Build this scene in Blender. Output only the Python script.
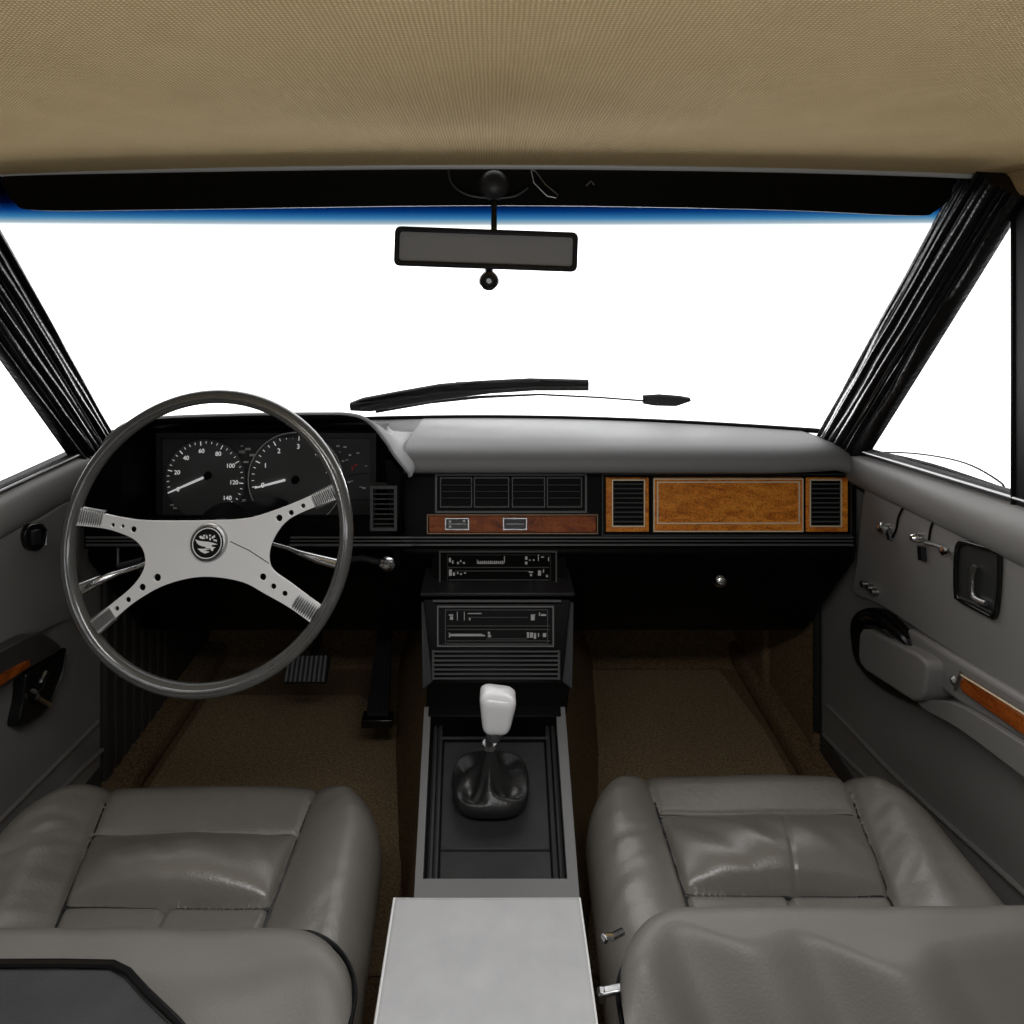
import bpy, bmesh, math, random
from mathutils import Vector, Matrix, noise
R = math.radians
for o in list(bpy.data.objects): bpy.data.objects.remove(o)
S = bpy.context.scene; COL = S.collection
# ------------------------------------------------------------------ camera, world, light
F_PX, HX, HY, ZC = 712.0, 492.0, 260.0, 1.0        # focal length in px, horizon point, eye height
cd = bpy.data.cameras.new('camera'); cam = bpy.data.objects.new('camera', cd); COL.objects.link(cam)
cam.location = (0, 0, ZC); cam.rotation_euler = (R(90), 0, 0)
cd.sensor_width = 36; cd.lens = F_PX/1024*36; cd.shift_x = (512-HX)/1024; cd.shift_y = -(512-HY)/1024
cd.clip_start = 0.02; S.camera = cam
w = bpy.data.worlds.new('studio'); S.world = w; w.use_nodes = True
_n = w.node_tree; _tc = _n.nodes.new('ShaderNodeTexCoord'); _sx = _n.nodes.new('ShaderNodeSeparateXYZ'); _rp = _n.nodes.new('ShaderNodeValToRGB')
_mr = _n.nodes.new('ShaderNodeMapRange'); _mr.inputs['From Min'].default_value = -1; _mr.inputs['From Max'].default_value = 1
_rp.color_ramp.elements[0].position = .66; _rp.color_ramp.elements[0].color = (.03,.03,.03,1); _rp.color_ramp.elements[1].position = .84; _rp.color_ramp.elements[1].color = (1,1,1,1)
_n.links.new(_tc.outputs['Generated'], _sx.inputs[0]); _n.links.new(_sx.outputs['Y'], _mr.inputs['Value']); _n.links.new(_mr.outputs[0], _rp.inputs[0]); _n.links.new(_rp.outputs[0], _n.nodes['Background'].inputs[0])
w.node_tree.nodes['Background'].inputs[1].default_value = 2.0
S.view_settings.view_transform = 'Standard'; S.view_settings.look = 'None'
S.view_settings.exposure = 0.38; S.view_settings.gamma = 1
def area(name, loc, target, size, power, sy=None):
    l = bpy.data.lights.new(name, 'AREA'); l.energy = power; l.shape = 'RECTANGLE'; l.size = size; l.size_y = sy or size
    o = bpy.data.objects.new(name, l); COL.objects.link(o); o.location = loc
    o.rotation_euler = (Vector(target)-Vector(loc)).to_track_quat('-Z', 'Y').to_euler()
area('overhead_softbox', (0.02, 0.14, 1.25), (0.0, .66, .34), .7, 5.4, .18)
area('added_headliner_fill', (0.0, 0.06, .72), (0, .50, 1.13), .6, .9, .14)  # added fill lamp, unseen low behind the camera, brightens the headliner
area('added_front_fill', (0.0, 2.05, .50), (0, .70, 1.12), 1.3, 17, .5)  # added lamp hidden beyond the dash, stands in for bounce onto the headliner
# ------------------------------------------------------------------ helpers
def P(px, py, Y): return Vector(((px-HX)/F_PX*Y, Y, ZC-(py-HY)/F_PX*Y))
def PX(px, py, X):                                  # the point of the plane x = X seen at (px, py)
    return P(px, py, X*F_PX/(px-HX))
def PZ(px, py, z): return P(px, py, (ZC-z)*F_PX/(py-HY))
class MB:
    def __init__(s): s.v = []; s.f = []
    def add(s, vs, fs):
        n = len(s.v); s.v += [Vector(p) for p in vs]; s.f += [tuple(i+n for i in f) for f in fs]; return s
    def box(s, c, d, M=None):
        c = Vector(c); vs = []
        for x in (-1, 1):
            for y in (-1, 1):
                for z in (-1, 1):
                    q = Vector((x*d[0]/2, y*d[1]/2, z*d[2]/2)); vs.append(c+((M@q) if M else q))
        return s.add(vs, [(0,1,3,2),(4,6,7,5),(0,4,5,1),(2,3,7,6),(0,2,6,4),(1,5,7,3)])
    def bb(s, x0, y0, z0, x1, y1, z1): return s.box(((x0+x1)/2,(y0+y1)/2,(z0+z1)/2),(abs(x1-x0),abs(y1-y0),abs(z1-z0)))
    def prism(s, pts, vec):
        n = len(pts); vec = Vector(vec); pts = [Vector(p) for p in pts]
        return s.add(pts+[p+vec for p in pts], [tuple(range(n)), tuple(range(2*n-1, n-1, -1))]+[(i, (i+1)%n, (i+1)%n+n, i+n) for i in range(n)])
    def loft(s, rings, closed=True, caps=True):
        n = len(rings[0]); vs = [p for r in rings for p in r]; fs = []
        for k in range(len(rings)-1):
            for i in range(n if closed else n-1):
                j = (i+1)%n; fs.append((k*n+i, k*n+j, (k+1)*n+j, (k+1)*n+i))
        if caps and closed: fs.append(tuple(range(n))[::-1]); fs.append(tuple((len(rings)-1)*n+i for i in range(n)))
        return s.add(vs, fs)
    def tube(s, pts, r, n=8, loop=False):
        pts = [Vector(p) for p in pts]; m = len(pts); rr = r if isinstance(r, (list, tuple)) else [r]*m
        rings = []; up = None
        for i, p in enumerate(pts):
            a = pts[(i-1)%m] if (loop or i) else p; b = pts[(i+1)%m] if (loop or i < m-1) else p
            t = (b-a).normalized()
            if up is None: up = t.orthogonal().normalized()
            up = (up-t*up.dot(t)).normalized(); sd = t.cross(up)
            rings.append([p+(up*math.cos(k*2*math.pi/n)+sd*math.sin(k*2*math.pi/n))*rr[i] for k in range(n)])
        if loop: 
            # close by matching the nearest start vertex
            d = [(rings[0][k]-rings[-1][0]).length for k in range(n)]; o = d.index(min(d))
            rings.append([rings[0][(k+o)%n] for k in range(n)])
            return s.loft(rings, True, False)
        return s.loft(rings)
    def lathe(s, prof, c, ax, n=32):                 # prof: (radius, height along ax)
        ax = Vector(ax).normalized(); u = ax.orthogonal().normalized(); v = ax.cross(u); c = Vector(c)
        return s.loft([[c+ax*h+(u*math.cos(k*2*math.pi/n)+v*math.sin(k*2*math.pi/n))*max(r, 1e-5) for k in range(n)] for r, h in prof])
    def frame(s, o, i, vec):                         # ring between an outer and an inner loop of equal count
        n = len(o); vec = Vector(vec); L = [o, i, [p+vec for p in i], [p+vec for p in o], o]
        vs = [p for r in L[:4] for p in r]; fs = []
        for k in range(4):
            for a in range(n):
                b = (a+1)%n; k2 = (k+1)%4; fs.append((k*n+a, k*n+b, k2*n+b, k2*n+a))
        return s.add(vs, fs)
    def mesh(s, m):
        return s.add([v.co.copy() for v in m.vertices], [tuple(p.vertices) for p in m.polygons])
def bez(pts, n=8, closed=False):                     # Catmull-Rom through points of any dimension
    out = []; m = len(pts); pts = [Vector(p) for p in pts]
    for i in range(m if closed else m-1):
        g = lambda k: pts[k % m] if closed else pts[min(max(k, 0), m-1)]
        a, b, c, d = g(i-1), g(i), g(i+1), g(i+2)
        for k in range(n):
            t = k/n; out.append(.5*((2*b)+(c-a)*t+(2*a-5*b+4*c-d)*t*t+(3*b-a-3*c+d)*t**3))
    if not closed: out.append(pts[-1].copy())
    return out
def rr(x0, y0, x1, y1, r, n=4):                      # rounded rectangle outline (2-D)
    out = []
    for cx, cy, a in ((x1-r, y1-r, 0), (x0+r, y1-r, 90), (x0+r, y0+r, 180), (x1-r, y0+r, 270)):
        for k in range(n+1): t = R(a+90*k/n); out.append((cx+r*math.cos(t), cy+r*math.sin(t)))
    return out
def tag(o, label=None, cat=None, group=None, kind=None):
    for k, v in (('label', label), ('category', cat), ('group', group), ('kind', kind)):
        if v: o[k] = v
    return o
def thing(name, loc, label, cat, group=None, kind=None):
    o = bpy.data.objects.new(name, None); COL.objects.link(o); o.location = loc; o.empty_display_size = .05
    return tag(o, label, cat, group, kind)
def obj(name, mb, mat, parent=None, smooth=True, bevel=0, seg=2, label=None, weld=False, angle=40):
    me = bpy.data.meshes.new(name); me.from_pydata(mb.v, [], mb.f); me.update()
    bm = bmesh.new(); bm.from_mesh(me)
    if weld: bmesh.ops.remove_doubles(bm, verts=bm.verts, dist=1e-5)
    bmesh.ops.recalc_face_normals(bm, faces=bm.faces); bm.to_mesh(me); bm.free()
    if smooth:
        for p in me.polygons: p.use_smooth = True
        me.set_sharp_from_angle(angle=R(angle))
    me.materials.append(mat); o = bpy.data.objects.new(name, me); COL.objects.link(o)
    if parent:
        o.parent = parent; off = Vector((0,0,0)); q = parent
        while q: off += Vector(q.location) if q.type == 'EMPTY' else Vector((0,0,0)); q = q.parent if q.type != 'EMPTY' else None
        o.matrix_parent_inverse = Matrix.Translation(-off) if parent.type == 'EMPTY' else Matrix.Identity(4)
    if bevel:
        b = o.modifiers.new('bevel', 'BEVEL'); b.width = bevel; b.segments = seg; b.limit_method = 'ANGLE'; b.angle_limit = R(35)
        b.harden_normals = False
    if label: o['label'] = label
    return o
def text_mb(mb, txt, size, M, depth=.0004):
    c = bpy.data.curves.new('t', 'FONT'); c.body = txt; c.size = size; c.extrude = depth; c.align_x = 'CENTER'; c.align_y = 'CENTER'
    o = bpy.data.objects.new('t', c); COL.objects.link(o)
    dg = bpy.context.evaluated_depsgraph_get(); m = bpy.data.meshes.new_from_object(o.evaluated_get(dg))
    m.transform(M); mb.mesh(m); bpy.data.objects.remove(o); bpy.data.curves.remove(c); bpy.data.meshes.remove(m)
def plate_mb(mb, outline, holes, th, M, bev=.0006):  # filled 2-D outline with real holes
    c = bpy.data.curves.new('p', 'CURVE'); c.dimensions = '2D'; c.fill_mode = 'BOTH'; c.extrude = th/2; c.bevel_depth = bev; c.bevel_resolution = 2
    for loop in [outline]+holes:
        sp = c.splines.new('POLY'); sp.points.add(len(loop)-1); sp.use_cyclic_u = True
        for q, p in zip(sp.points, loop): q.co = (p[0], p[1], 0, 1)
    o = bpy.data.objects.new('p', c); COL.objects.link(o)
    dg = bpy.context.evaluated_depsgraph_get(); m = bpy.data.meshes.new_from_object(o.evaluated_get(dg))
    m.transform(M); mb.mesh(m); bpy.data.objects.remove(o); bpy.data.curves.remove(c); bpy.data.meshes.remove(m)
# ------------------------------------------------------------------ materials
def mat(name, col, rough=.5, metal=0, spec=.5, bump=None, vary=None, coat=0):
    m = bpy.data.materials.new(name); m.use_nodes = True; nt = m.node_tree; b = nt.nodes['Principled BSDF']
    b.inputs['Base Color'].default_value = (*col, 1); b.inputs['Roughness'].default_value = rough; b.inputs['Metallic'].default_value = metal
    b.inputs['Specular IOR Level'].default_value = spec; b.inputs['Coat Weight'].default_value = coat
    if bump or vary:
        tc = nt.nodes.new('ShaderNodeTexCoord')
    if bump:                                        # list of (scale, distance)
        prev = None
        for sc, di in bump:
            n = nt.nodes.new('ShaderNodeTexNoise'); n.inputs['Scale'].default_value = sc; n.inputs['Detail'].default_value = 4
            nt.links.new(tc.outputs['Object'], n.inputs['Vector'])
            bp = nt.nodes.new('ShaderNodeBump'); bp.inputs['Distance'].default_value = di; bp.inputs['Strength'].default_value = 1
            nt.links.new(n.outputs['Fac'], bp.inputs['Height'])
            if prev: nt.links.new(prev.outputs['Normal'], bp.inputs['Normal'])
            prev = bp
        nt.links.new(prev.outputs['Normal'], b.inputs['Normal'])
    if vary:                                        # (scale, second colour)
        n = nt.nodes.new('ShaderNodeTexNoise'); n.inputs['Scale'].default_value = vary[0]; n.inputs['Detail'].default_value = 6
        nt.links.new(tc.outputs['Object'], n.inputs['Vector'])
        r = nt.nodes.new('ShaderNodeValToRGB'); r.color_ramp.elements[0].position = .35; r.color_ramp.elements[1].position = .65
        r.color_ramp.elements[0].color = (*col, 1); r.color_ramp.elements[1].color = (*vary[1], 1)
        nt.links.new(n.outputs['Fac'], r.inputs['Fac']); nt.links.new(r.outputs['Color'], b.inputs['Base Color'])
    return m
LEATHER = mat('grey_leather', (.165,.155,.138), .33, spec=.7, bump=[(420,.0003),(60,.0006)], vary=(9,(.195,.183,.163)))
BACKCL = mat('seat_back_vinyl', (.118,.111,.101), .5, spec=.4, bump=[(500,.0003)], vary=(7,(.138,.130,.118)))
PAD = mat('dash_pad_vinyl', (.26,.26,.265), .55, spec=.45, bump=[(900,.00025)])
DOORM = mat('door_vinyl', (.205,.198,.190), .45, spec=.4, bump=[(800,.00025)], vary=(5,(.222,.214,.206)))
DARKDOOR = mat('dark_vinyl', (.045,.043,.041), .45, spec=.4, bump=[(800,.0002)])
LID = mat('console_lid_vinyl', (.31,.31,.315), .5, spec=.35, bump=[(700,.0002)], vary=(30,(.345,.345,.35)))
CONS = mat('console_plastic', (.17,.17,.17), .45, spec=.4, bump=[(900,.0002)])
BLACK = mat('black_plastic', (.0025,.0025,.0025), .45, spec=.08)
BLACK2 = mat('black_ribs', (.022,.022,.023), .42, spec=.4)
GLOSS = mat('black_gloss', (.006,.006,.006), .22, spec=.5)
RUBBER = mat('black_rubber', (.012,.012,.012), .6, spec=.3)
STREAK = mat('pillar_vinyl', (.005,.005,.005), .33, spec=.4, bump=[(120,.0015)])
BOOT = mat('boot_leather', (.014,.014,.014), .38, spec=.5, bump=[(300,.0005)])
TRAYM = mat('tray_rubber', (.022,.022,.023), .6, spec=.35, bump=[(260,.0005)], vary=(25,(.03,.03,.031)))
CHROME = mat('chrome', (.75,.75,.75), .16, 1)
ALU = mat('polished_aluminium', (.97,.97,.97), .4, .15, bump=[(40,.0003)])
RIB = mat('brushed_metal', (.42,.42,.42), .3, 1, bump=[(500,.0004)])
RIM = mat('rim_grey_gloss', (.10,.10,.095), .2, spec=.6, coat=.5)
GOLD = mat('pale_gold_trim', (.85,.70,.48), .4, .25)
WHITE = mat('white_mark', (.95,.95,.95), .5)
GREYM = mat('grey_mark', (.6,.6,.6), .5)
RED = mat('red_mark', (.55,.02,.03), .5)
KNOBW = mat('white_plastic', (.78,.78,.79), .22, spec=.6, coat=.3)
MIRROR = mat('dim_mirror', (.36,.36,.36), .15, .35)
LINE = mat('fascia_line_grey', (.08,.08,.082), .4)
DIALGLOW = mat('dial_print_added_glow', (.95,.95,.95), .5)
_b = DIALGLOW.node_tree.nodes['Principled BSDF']; _b.inputs['Emission Color'].default_value = (1, 1, 1, 1); _b.inputs['Emission Strength'].default_value = .28  # glow added to brighten the weakly lit dial print and needles
DIAL = mat('dial_face', (.045,.045,.046), .5, spec=.4)
LIP = mat('grey_lip', (.5,.5,.49), .3, spec=.5)
STITCH = mat('grey_thread', (.24,.23,.21), .7)
def carpet(name, a, b):
    m = mat(name, a, .95, spec=.1, vary=(260, b)); nt = m.node_tree; bs = nt.nodes['Principled BSDF']
    tc = nt.nodes['Texture Coordinate']; n = nt.nodes.new('ShaderNodeTexNoise'); n.inputs['Scale'].default_value = 700; n.inputs['Detail'].default_value = 3
    bp = nt.nodes.new('ShaderNodeBump'); bp.inputs['Distance'].default_value = .004
    nt.links.new(tc.outputs['Object'], n.inputs['Vector']); nt.links.new(n.outputs['Fac'], bp.inputs['Height']); nt.links.new(bp.outputs['Normal'], bs.inputs['Normal'])
    return m
CARPET = carpet('brown_carpet', (.14,.09,.046), (.34,.23,.13))
MAT = carpet('mat_carpet', (.24,.165,.092), (.50,.37,.22))
def wood(name, a, b, c, sc=22):
    m = mat(name, a, .42, spec=.22, coat=.06); nt = m.node_tree; bs = nt.nodes['Principled BSDF']; L = nt.links.new
    tc = nt.nodes.new('ShaderNodeTexCoord'); mp = nt.nodes.new('ShaderNodeMapping'); mp.inputs['Scale'].default_value = (1, 1, 2.6)
    n = nt.nodes.new('ShaderNodeTexNoise'); n.inputs['Scale'].default_value = sc; n.inputs['Detail'].default_value = 9; n.inputs['Roughness'].default_value = .7; n.inputs['Distortion'].default_value = 1.3
    r = nt.nodes.new('ShaderNodeValToRGB'); e = r.color_ramp.elements
    e[0].position = .3; e[0].color = (*a, 1); e[1].position = .72; e[1].color = (*c, 1); x = e.new(.5); x.color = (*b, 1)
    v = nt.nodes.new('ShaderNodeTexNoise'); v.inputs['Scale'].default_value = 420; v.inputs['Detail'].default_value = 2
    r2 = nt.nodes.new('ShaderNodeValToRGB'); r2.color_ramp.elements[0].position = .3; r2.color_ramp.elements[0].color = (.45,.4,.36,1); r2.color_ramp.elements[1].position = .5; r2.color_ramp.elements[1].color = (1,1,1,1)
    mx = nt.nodes.new('ShaderNodeMixRGB'); mx.blend_type = 'MULTIPLY'; mx.inputs[0].default_value = 1
    L(tc.outputs['Object'], mp.inputs[0]); L(mp.outputs[0], n.inputs['Vector']); L(n.outputs['Fac'], r.inputs[0]); L(tc.outputs['Object'], v.inputs['Vector']); L(v.outputs['Fac'], r2.inputs[0])
    L(r.outputs[0], mx.inputs[1]); L(r2.outputs[0], mx.inputs[2]); L(mx.outputs[0], bs.inputs['Base Color'])
    return m
WOOD = wood('burl_wood', (.32,.075,.008), (.78,.25,.022), (.98,.42,.06))
WOODD = wood('dark_wood', (.12,.022,.004), (.34,.075,.010), (.45,.12,.018))
def headliner():
    m = mat('woven_headliner', (.4,.3,.16), .9, spec=.15); nt = m.node_tree; bs = nt.nodes['Principled BSDF']; L = nt.links.new
    tc = nt.nodes.new('ShaderNodeTexCoord'); outs = []
    for d, sc in (('X', 105), ('Y', 105)):
        wv = nt.nodes.new('ShaderNodeTexWave'); wv.wave_type = 'BANDS'; wv.bands_direction = d; wv.inputs['Scale'].default_value = sc
        wv.inputs['Distortion'].default_value = 1.2; wv.inputs['Detail'].default_value = 2; wv.inputs['Detail Scale'].default_value = .6; L(tc.outputs['Object'], wv.inputs['Vector']); outs.append(wv.outputs['Fac'])
    ml = nt.nodes.new('ShaderNodeMath'); ml.operation = 'MULTIPLY'; L(outs[0], ml.inputs[0]); L(outs[1], ml.inputs[1])
    n = nt.nodes.new('ShaderNodeTexNoise'); n.inputs['Scale'].default_value = 14; n.inputs['Detail'].default_value = 5; L(tc.outputs['Object'], n.inputs['Vector'])
    ad = nt.nodes.new('ShaderNodeMath'); ad.operation = 'MULTIPLY_ADD'; L(n.outputs['Fac'], ad.inputs[0]); ad.inputs[1].default_value = .35; L(ml.outputs[0], ad.inputs[2])
    r = nt.nodes.new('ShaderNodeValToRGB'); r.color_ramp.elements[0].color = (.42,.29,.13,1); r.color_ramp.elements[1].color = (.80,.62,.34,1); r.color_ramp.elements[1].position = .95
    L(ad.outputs[0], r.inputs[0]); L(r.outputs[0], bs.inputs['Base Color'])
    bp = nt.nodes.new('ShaderNodeBump'); bp.inputs['Distance'].default_value = .0012; L(ml.outputs[0], bp.inputs['Height']); L(bp.outputs[0], bs.inputs['Normal'])
    return m
HEAD = headliner()
def glass(name, tint=False):
    m = bpy.data.materials.new(name); m.use_nodes = True; nt = m.node_tree; nt.nodes.clear(); L = nt.links.new
    out = nt.nodes.new('ShaderNodeOutputMaterial'); tr = nt.nodes.new('ShaderNodeBsdfTransparent'); gl = nt.nodes.new('ShaderNodeBsdfGlossy'); gl.inputs['Roughness'].default_value = .02
    mx = nt.nodes.new('ShaderNodeMixShader'); mx.inputs[0].default_value = .02
    L(tr.outputs[0], mx.inputs[1]); L(gl.outputs[0], mx.inputs[2]); L(mx.outputs[0], out.inputs[0])
    if tint:                                        # the coloured shade band along the top of the glass
        tc = nt.nodes.new('ShaderNodeTexCoord'); sx = nt.nodes.new('ShaderNodeSeparateXYZ'); L(tc.outputs['Object'], sx.inputs[0])
        a = nt.nodes.new('ShaderNodeMapRange'); a.inputs['From Min'].default_value = 1.046; a.inputs['From Max'].default_value = 1.092; L(sx.outputs['Z'], a.inputs['Value'])
        r = nt.nodes.new('ShaderNodeValToRGB'); e = r.color_ramp.elements; e[0].color = (1,1,1,1); e[1].color = (.0005,.006,.02,1)
        for p, c in ((.14,(.40,.44,.46,1)),(.30,(.12,.27,.39,1)),(.5,(.018,.11,.25,1)),(.7,(.002,.02,.07,1))): x = e.new(p); x.color = c
        L(a.outputs[0], r.inputs[0]); L(r.outputs[0], tr.inputs['Color'])
    else: tr.inputs['Color'].default_value = (.985,.985,.985,1)
    return m
GLASS = glass('clear_glass'); WSG = glass('windscreen_glass', True)
XR, XL = .64, -.71
# ------------------------------------------------------------------ shell
def quadsheet(g, th):                                # solid sheet from a grid of points, thickness vector th
    mb = MB(); n, m = len(g), len(g[0]); th = Vector(th)
    a = [p for r in g for p in r]; b = [p+th for p in a]; N = n*m; fs = []
    for i in range(n-1):
        for j in range(m-1):
            q = (i*m+j, i*m+j+1, (i+1)*m+j+1, (i+1)*m+j); fs += [q, tuple(k+N for k in q)[::-1]]
    bd = [j for j in range(m)]+[i*m+m-1 for i in range(1, n)]+[(n-1)*m+j for j in range(m-2, -1, -1)]+[i*m for i in range(n-2, 0, -1)]
    for k in range(len(bd)): x, y = bd[k], bd[(k+1)%len(bd)]; fs.append((x, y, y+N, x+N))
    return mb.add(a+b, fs)
def zroof(x, y): return 1.119-.032*x*x+.035*(1-(y/.89))-.03*max(0, y-.82)
g = [[Vector((x, y, zroof(x, y))) for x in [XL-.02+(XR-XL+.04)*i/40 for i in range(41)]] for y in [.89-.62*j/24 for j in range(25)]]
tag(obj('ceiling', quadsheet(g, (0,0,.03)), HEAD), 'beige woven fabric headliner stretched across the roof', 'ceiling', kind='structure')
f = MB(); f.bb(XL, -.1, -.03, XR, 1.85, 0); 
g = [[Vector((x, 1.74+.12*t, .34*t*t)) for x in (XL, XR)] for t in [i/8 for i in range(9)]]
f.v += []; q = quadsheet(g, (0,.03,0)); f.add(q.v, q.f)
tag(obj('floor', f, CARPET), 'dark brown carpeted car floor rising into the footwells', 'floor', kind='structure')
f = MB(); f.bb(XL-.05, 1.86, -.03, XR+.05, 1.9, .50)
tag(obj('wall_front', f, BLACK), 'black bulkhead behind the footwells', 'wall', kind='structure')
def yb(x): return 1.6-.53*(x+.03)**2
def zb(x): return .645+.055*(x+.03)**2
# cowl that closes the gap below the windscreen
xs = [XL-.02+(XR-XL+.05)*i/30 for i in range(31)]
f = quadsheet([[Vector((x, yb(x)+.01, zb(x)-.010)) for x in xs], [Vector((x, yb(x)+.03, zb(x)-.03)) for x in xs], [Vector((x, 1.9, .50)) for x in xs]], (0,0,-.02))
tag(obj('trim_1', f, RUBBER), 'black cowl panel outside at the foot of the windscreen', 'trim', kind='structure')
# windscreen
NX, NZ = 40, 24; g = []
for j in range(NZ+1):
    t = j/NZ; row = []
    for i in range(NX+1):
        u = i/NX; xb = -.76+(.70+.76)*u; xt = -.71+(.69+.71)*u
        b = Vector((xb, yb(xb)+.005, zb(xb))); tt = Vector((xt, .925-.03*(xt+.03)**2, 1.125-.03*xt*xt)); p = b.lerp(tt, t)
        row.append(p)
    g.append(row)
tag(obj('window_1', quadsheet(g, (0,.004,.003)), WSG), 'wide windscreen glass with a blue tinted top band', 'window', kind='structure')
# header panel (black, rounded ends) and lip
pts = bez([(6,165,0),(8,185,0),(20,204,0),(45,211,0),(180,210,0),(490,206,0),(760,210,0),(905,216,0),(930,212,0),(946,196,0),(950,166,0)], 6)
f = MB(); f.prism([P(p.x, p.y, .915) for p in pts], (0,-.012,0))
hd = obj('trim_2', f, BLACK, bevel=.003); tag(hd, 'black header panel above the windscreen with rounded ends', 'trim', kind='structure')
f = MB(); f.tube([P(x, 180, .908) for x in (122, 130)], .003); obj('clip', f, RIB, hd)
lp = bez([(-60,176,0),(0,171,0),(250,166,0),(490,164,0),(760,167,0),(960,173,0),(995,177,0),(1010,190,0),(1013,215,0)], 6)
f = MB(); f.tube([P(p.x, p.y+1.5, .884) for p in lp], .0048, 10)
tag(obj('trim_3', f, LIP), 'thin grey bead where headliner meets the black header', 'trim', kind='structure')
# A pillars: ribbed wrapped covers lofted between an inner and an outer edge line
def pillar(bi, bo, ti, to, seed, depth, nm, lab):
    rnd = random.Random(seed); nr = 8; n = nr*8; rings = []
    w_ = [rnd.uniform(.5, 1.5) for _ in range(nr)]; tot = sum(w_); ed = [0]
    for a in w_: ed.append(ed[-1]+a/tot)
    dep = [rnd.uniform(.004, .011) for _ in range(nr)]
    for k in range(41):
        t = -.22+1.26*k/40; A = bi.lerp(ti, t); B = bo.lerp(to, t); d = (B-A); ax = (ti-bi).normalized(); nn = d.cross(ax).normalized()
        if nn.dot(Vector((0, .9, 1))-A) < 0: nn = -nn
        row = []
        for i in range(n+1):
            u = i/n; r_ = max(j for j in range(nr) if ed[j] <= u+1e-9); lu = (u-ed[r_])/(ed[r_+1]-ed[r_])
            wob = noise.noise(Vector((r_*3.1+seed, t*2.6, 0)))*.03*math.sin(math.pi*u)
            h = dep[r_]*math.sqrt(max(0, math.sin(math.pi*min(1, lu))))+.003*noise.noise(Vector((u*9, t*5, seed)))+.010*math.sin(math.pi*u)
            row.append(A+d*(u+wob)+nn*h)
        back = [B-nn*depth, A-nn*depth]
        rings.append(row+back)
    mb = MB(); mb.loft(rings); o = obj(nm, mb, STREAK); tag(o, lab, 'pillar', kind='structure')
    s = MB()                                        # thin bright welts
    nw = (bo-bi).cross(ti-bi).normalized()
    if nw.dot(Vector((0, .9, 1))-bi) < 0: nw = -nw
    for u in (.10, .24, .30, .47, .62, .70, .86):
        s.tube([bi.lerp(ti, t)+(bo.lerp(to, t)-bi.lerp(ti, t))*(u+.03*noise.noise(Vector((u*9, t*3, seed))))+nw*(.004+.012*math.sin(math.pi*u)) for t in [k/24 for k in range(25)]], .0010, 6)
    obj('welt', s, BLACK2, o)
pillar(P(818,436,1.375), P(866,450,1.21), P(962,170,.90), P(1016,212,.86), 3, .012, 'trim_4', 'black ribbed pillar cover right of the windscreen')
pillar(P(110,436,1.33), P(78,460,1.215), P(-36,160,.89), P(-150,150,.80), 5, .012, 'trim_5', 'black ribbed pillar cover left of the windscreen')
# roof rails over the doors
for X, s, nm, lab in ((XR, 1, 'trim_6', 'beige roof rail above the right door'), (XL, -1, 'trim_7', 'beige roof rail above the left door')):
    f = MB(); f.prism([Vector((X-s*.012, y, z)) for y, z in ((.90, 1.075), (.90, 1.11), (.0, 1.15), (.0, 1.10))], (s*.035, 0, 0))
    tag(obj(nm, f, HEAD, bevel=.006), lab, 'trim', kind='structure')
# quarter window divider bars and side glass
for X, s, yv, nm, gl, lab in ((XR, 1, .862, 'trim_8', 'window_2', 'right'), (XL, -1, .80, 'trim_9', 'window_3', 'left')):
    f = MB(); f.bb(X-s*.006, yv-.045, .655, X+s*.03, yv+.007, 1.10); f.tube([(X-s*.004, yv+.004, .66), (X-s*.004, yv+.004, 1.09)], .005)
    tag(obj(nm, f, BLACK, bevel=.003), 'black upright window bar on the %s door' % lab, 'trim', kind='structure')
    f = MB(); f.prism([Vector((X+s*.012, y, z)) for y, z in ((1.36,.655),(.87,1.11),(0,1.12),(0,.655))], (s*.004, 0, 0))
    tag(obj(gl, f, GLASS, smooth=False), 'clear side glass of the %s door' % lab, 'window', kind='structure')
# ------------------------------------------------------------------ doors
def doorpoly(X, pts, t, back=.0, r=0, n=4):          # px outline on the door, standing t proud of the door plane
    s = 1 if X > 0 else -1; xi = X-s*t
    pp = [PX(a, b, xi) for a, b in pts]
    return pp, Vector((s*(t-back+.0), 0, 0))
def dpoly(X, pts, t, back=-.004):
    pp, v = doorpoly(X, pts, t, back); f = MB(); f.prism(pp, v); return f
def sm(pts, n=5): return [(p.x, p.y) for p in bez([(a, b, 0) for a, b in pts], n, True)]
def dline(X, pts, t, r, n=6):
    s = 1 if X > 0 else -1
    f = MB(); f.tube(bez([PX(a, b, X-s*t) for a, b in pts], n), r, 8); return f
def roll(X, y0, y1, z0, z1, d0, d1, g0=0, g1=0):                 # rounded padded roll along a door
    s = 1 if X > 0 else -1; f = MB(); rings = []
    for k in range(25):
        y = y0+(y1-y0)*k/24; ring = []
        for a in range(17):
            th = -math.pi/2+math.pi*a/16; za, zb_ = z0+g0*(y0-y), z1+g1*(y0-y); zc, hz = (za+zb_)/2, (zb_-za)/2
            ring.append(Vector((X-s*((d0+(d1-d0)*k/24)*abs(math.cos(th))**.7), y, zc+hz*math.sin(th))))
        ring += [Vector((X+s*.02, y, zb_)), Vector((X+s*.02, y, za))]; rings.append(ring)
    f.loft(rings); return f
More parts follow.
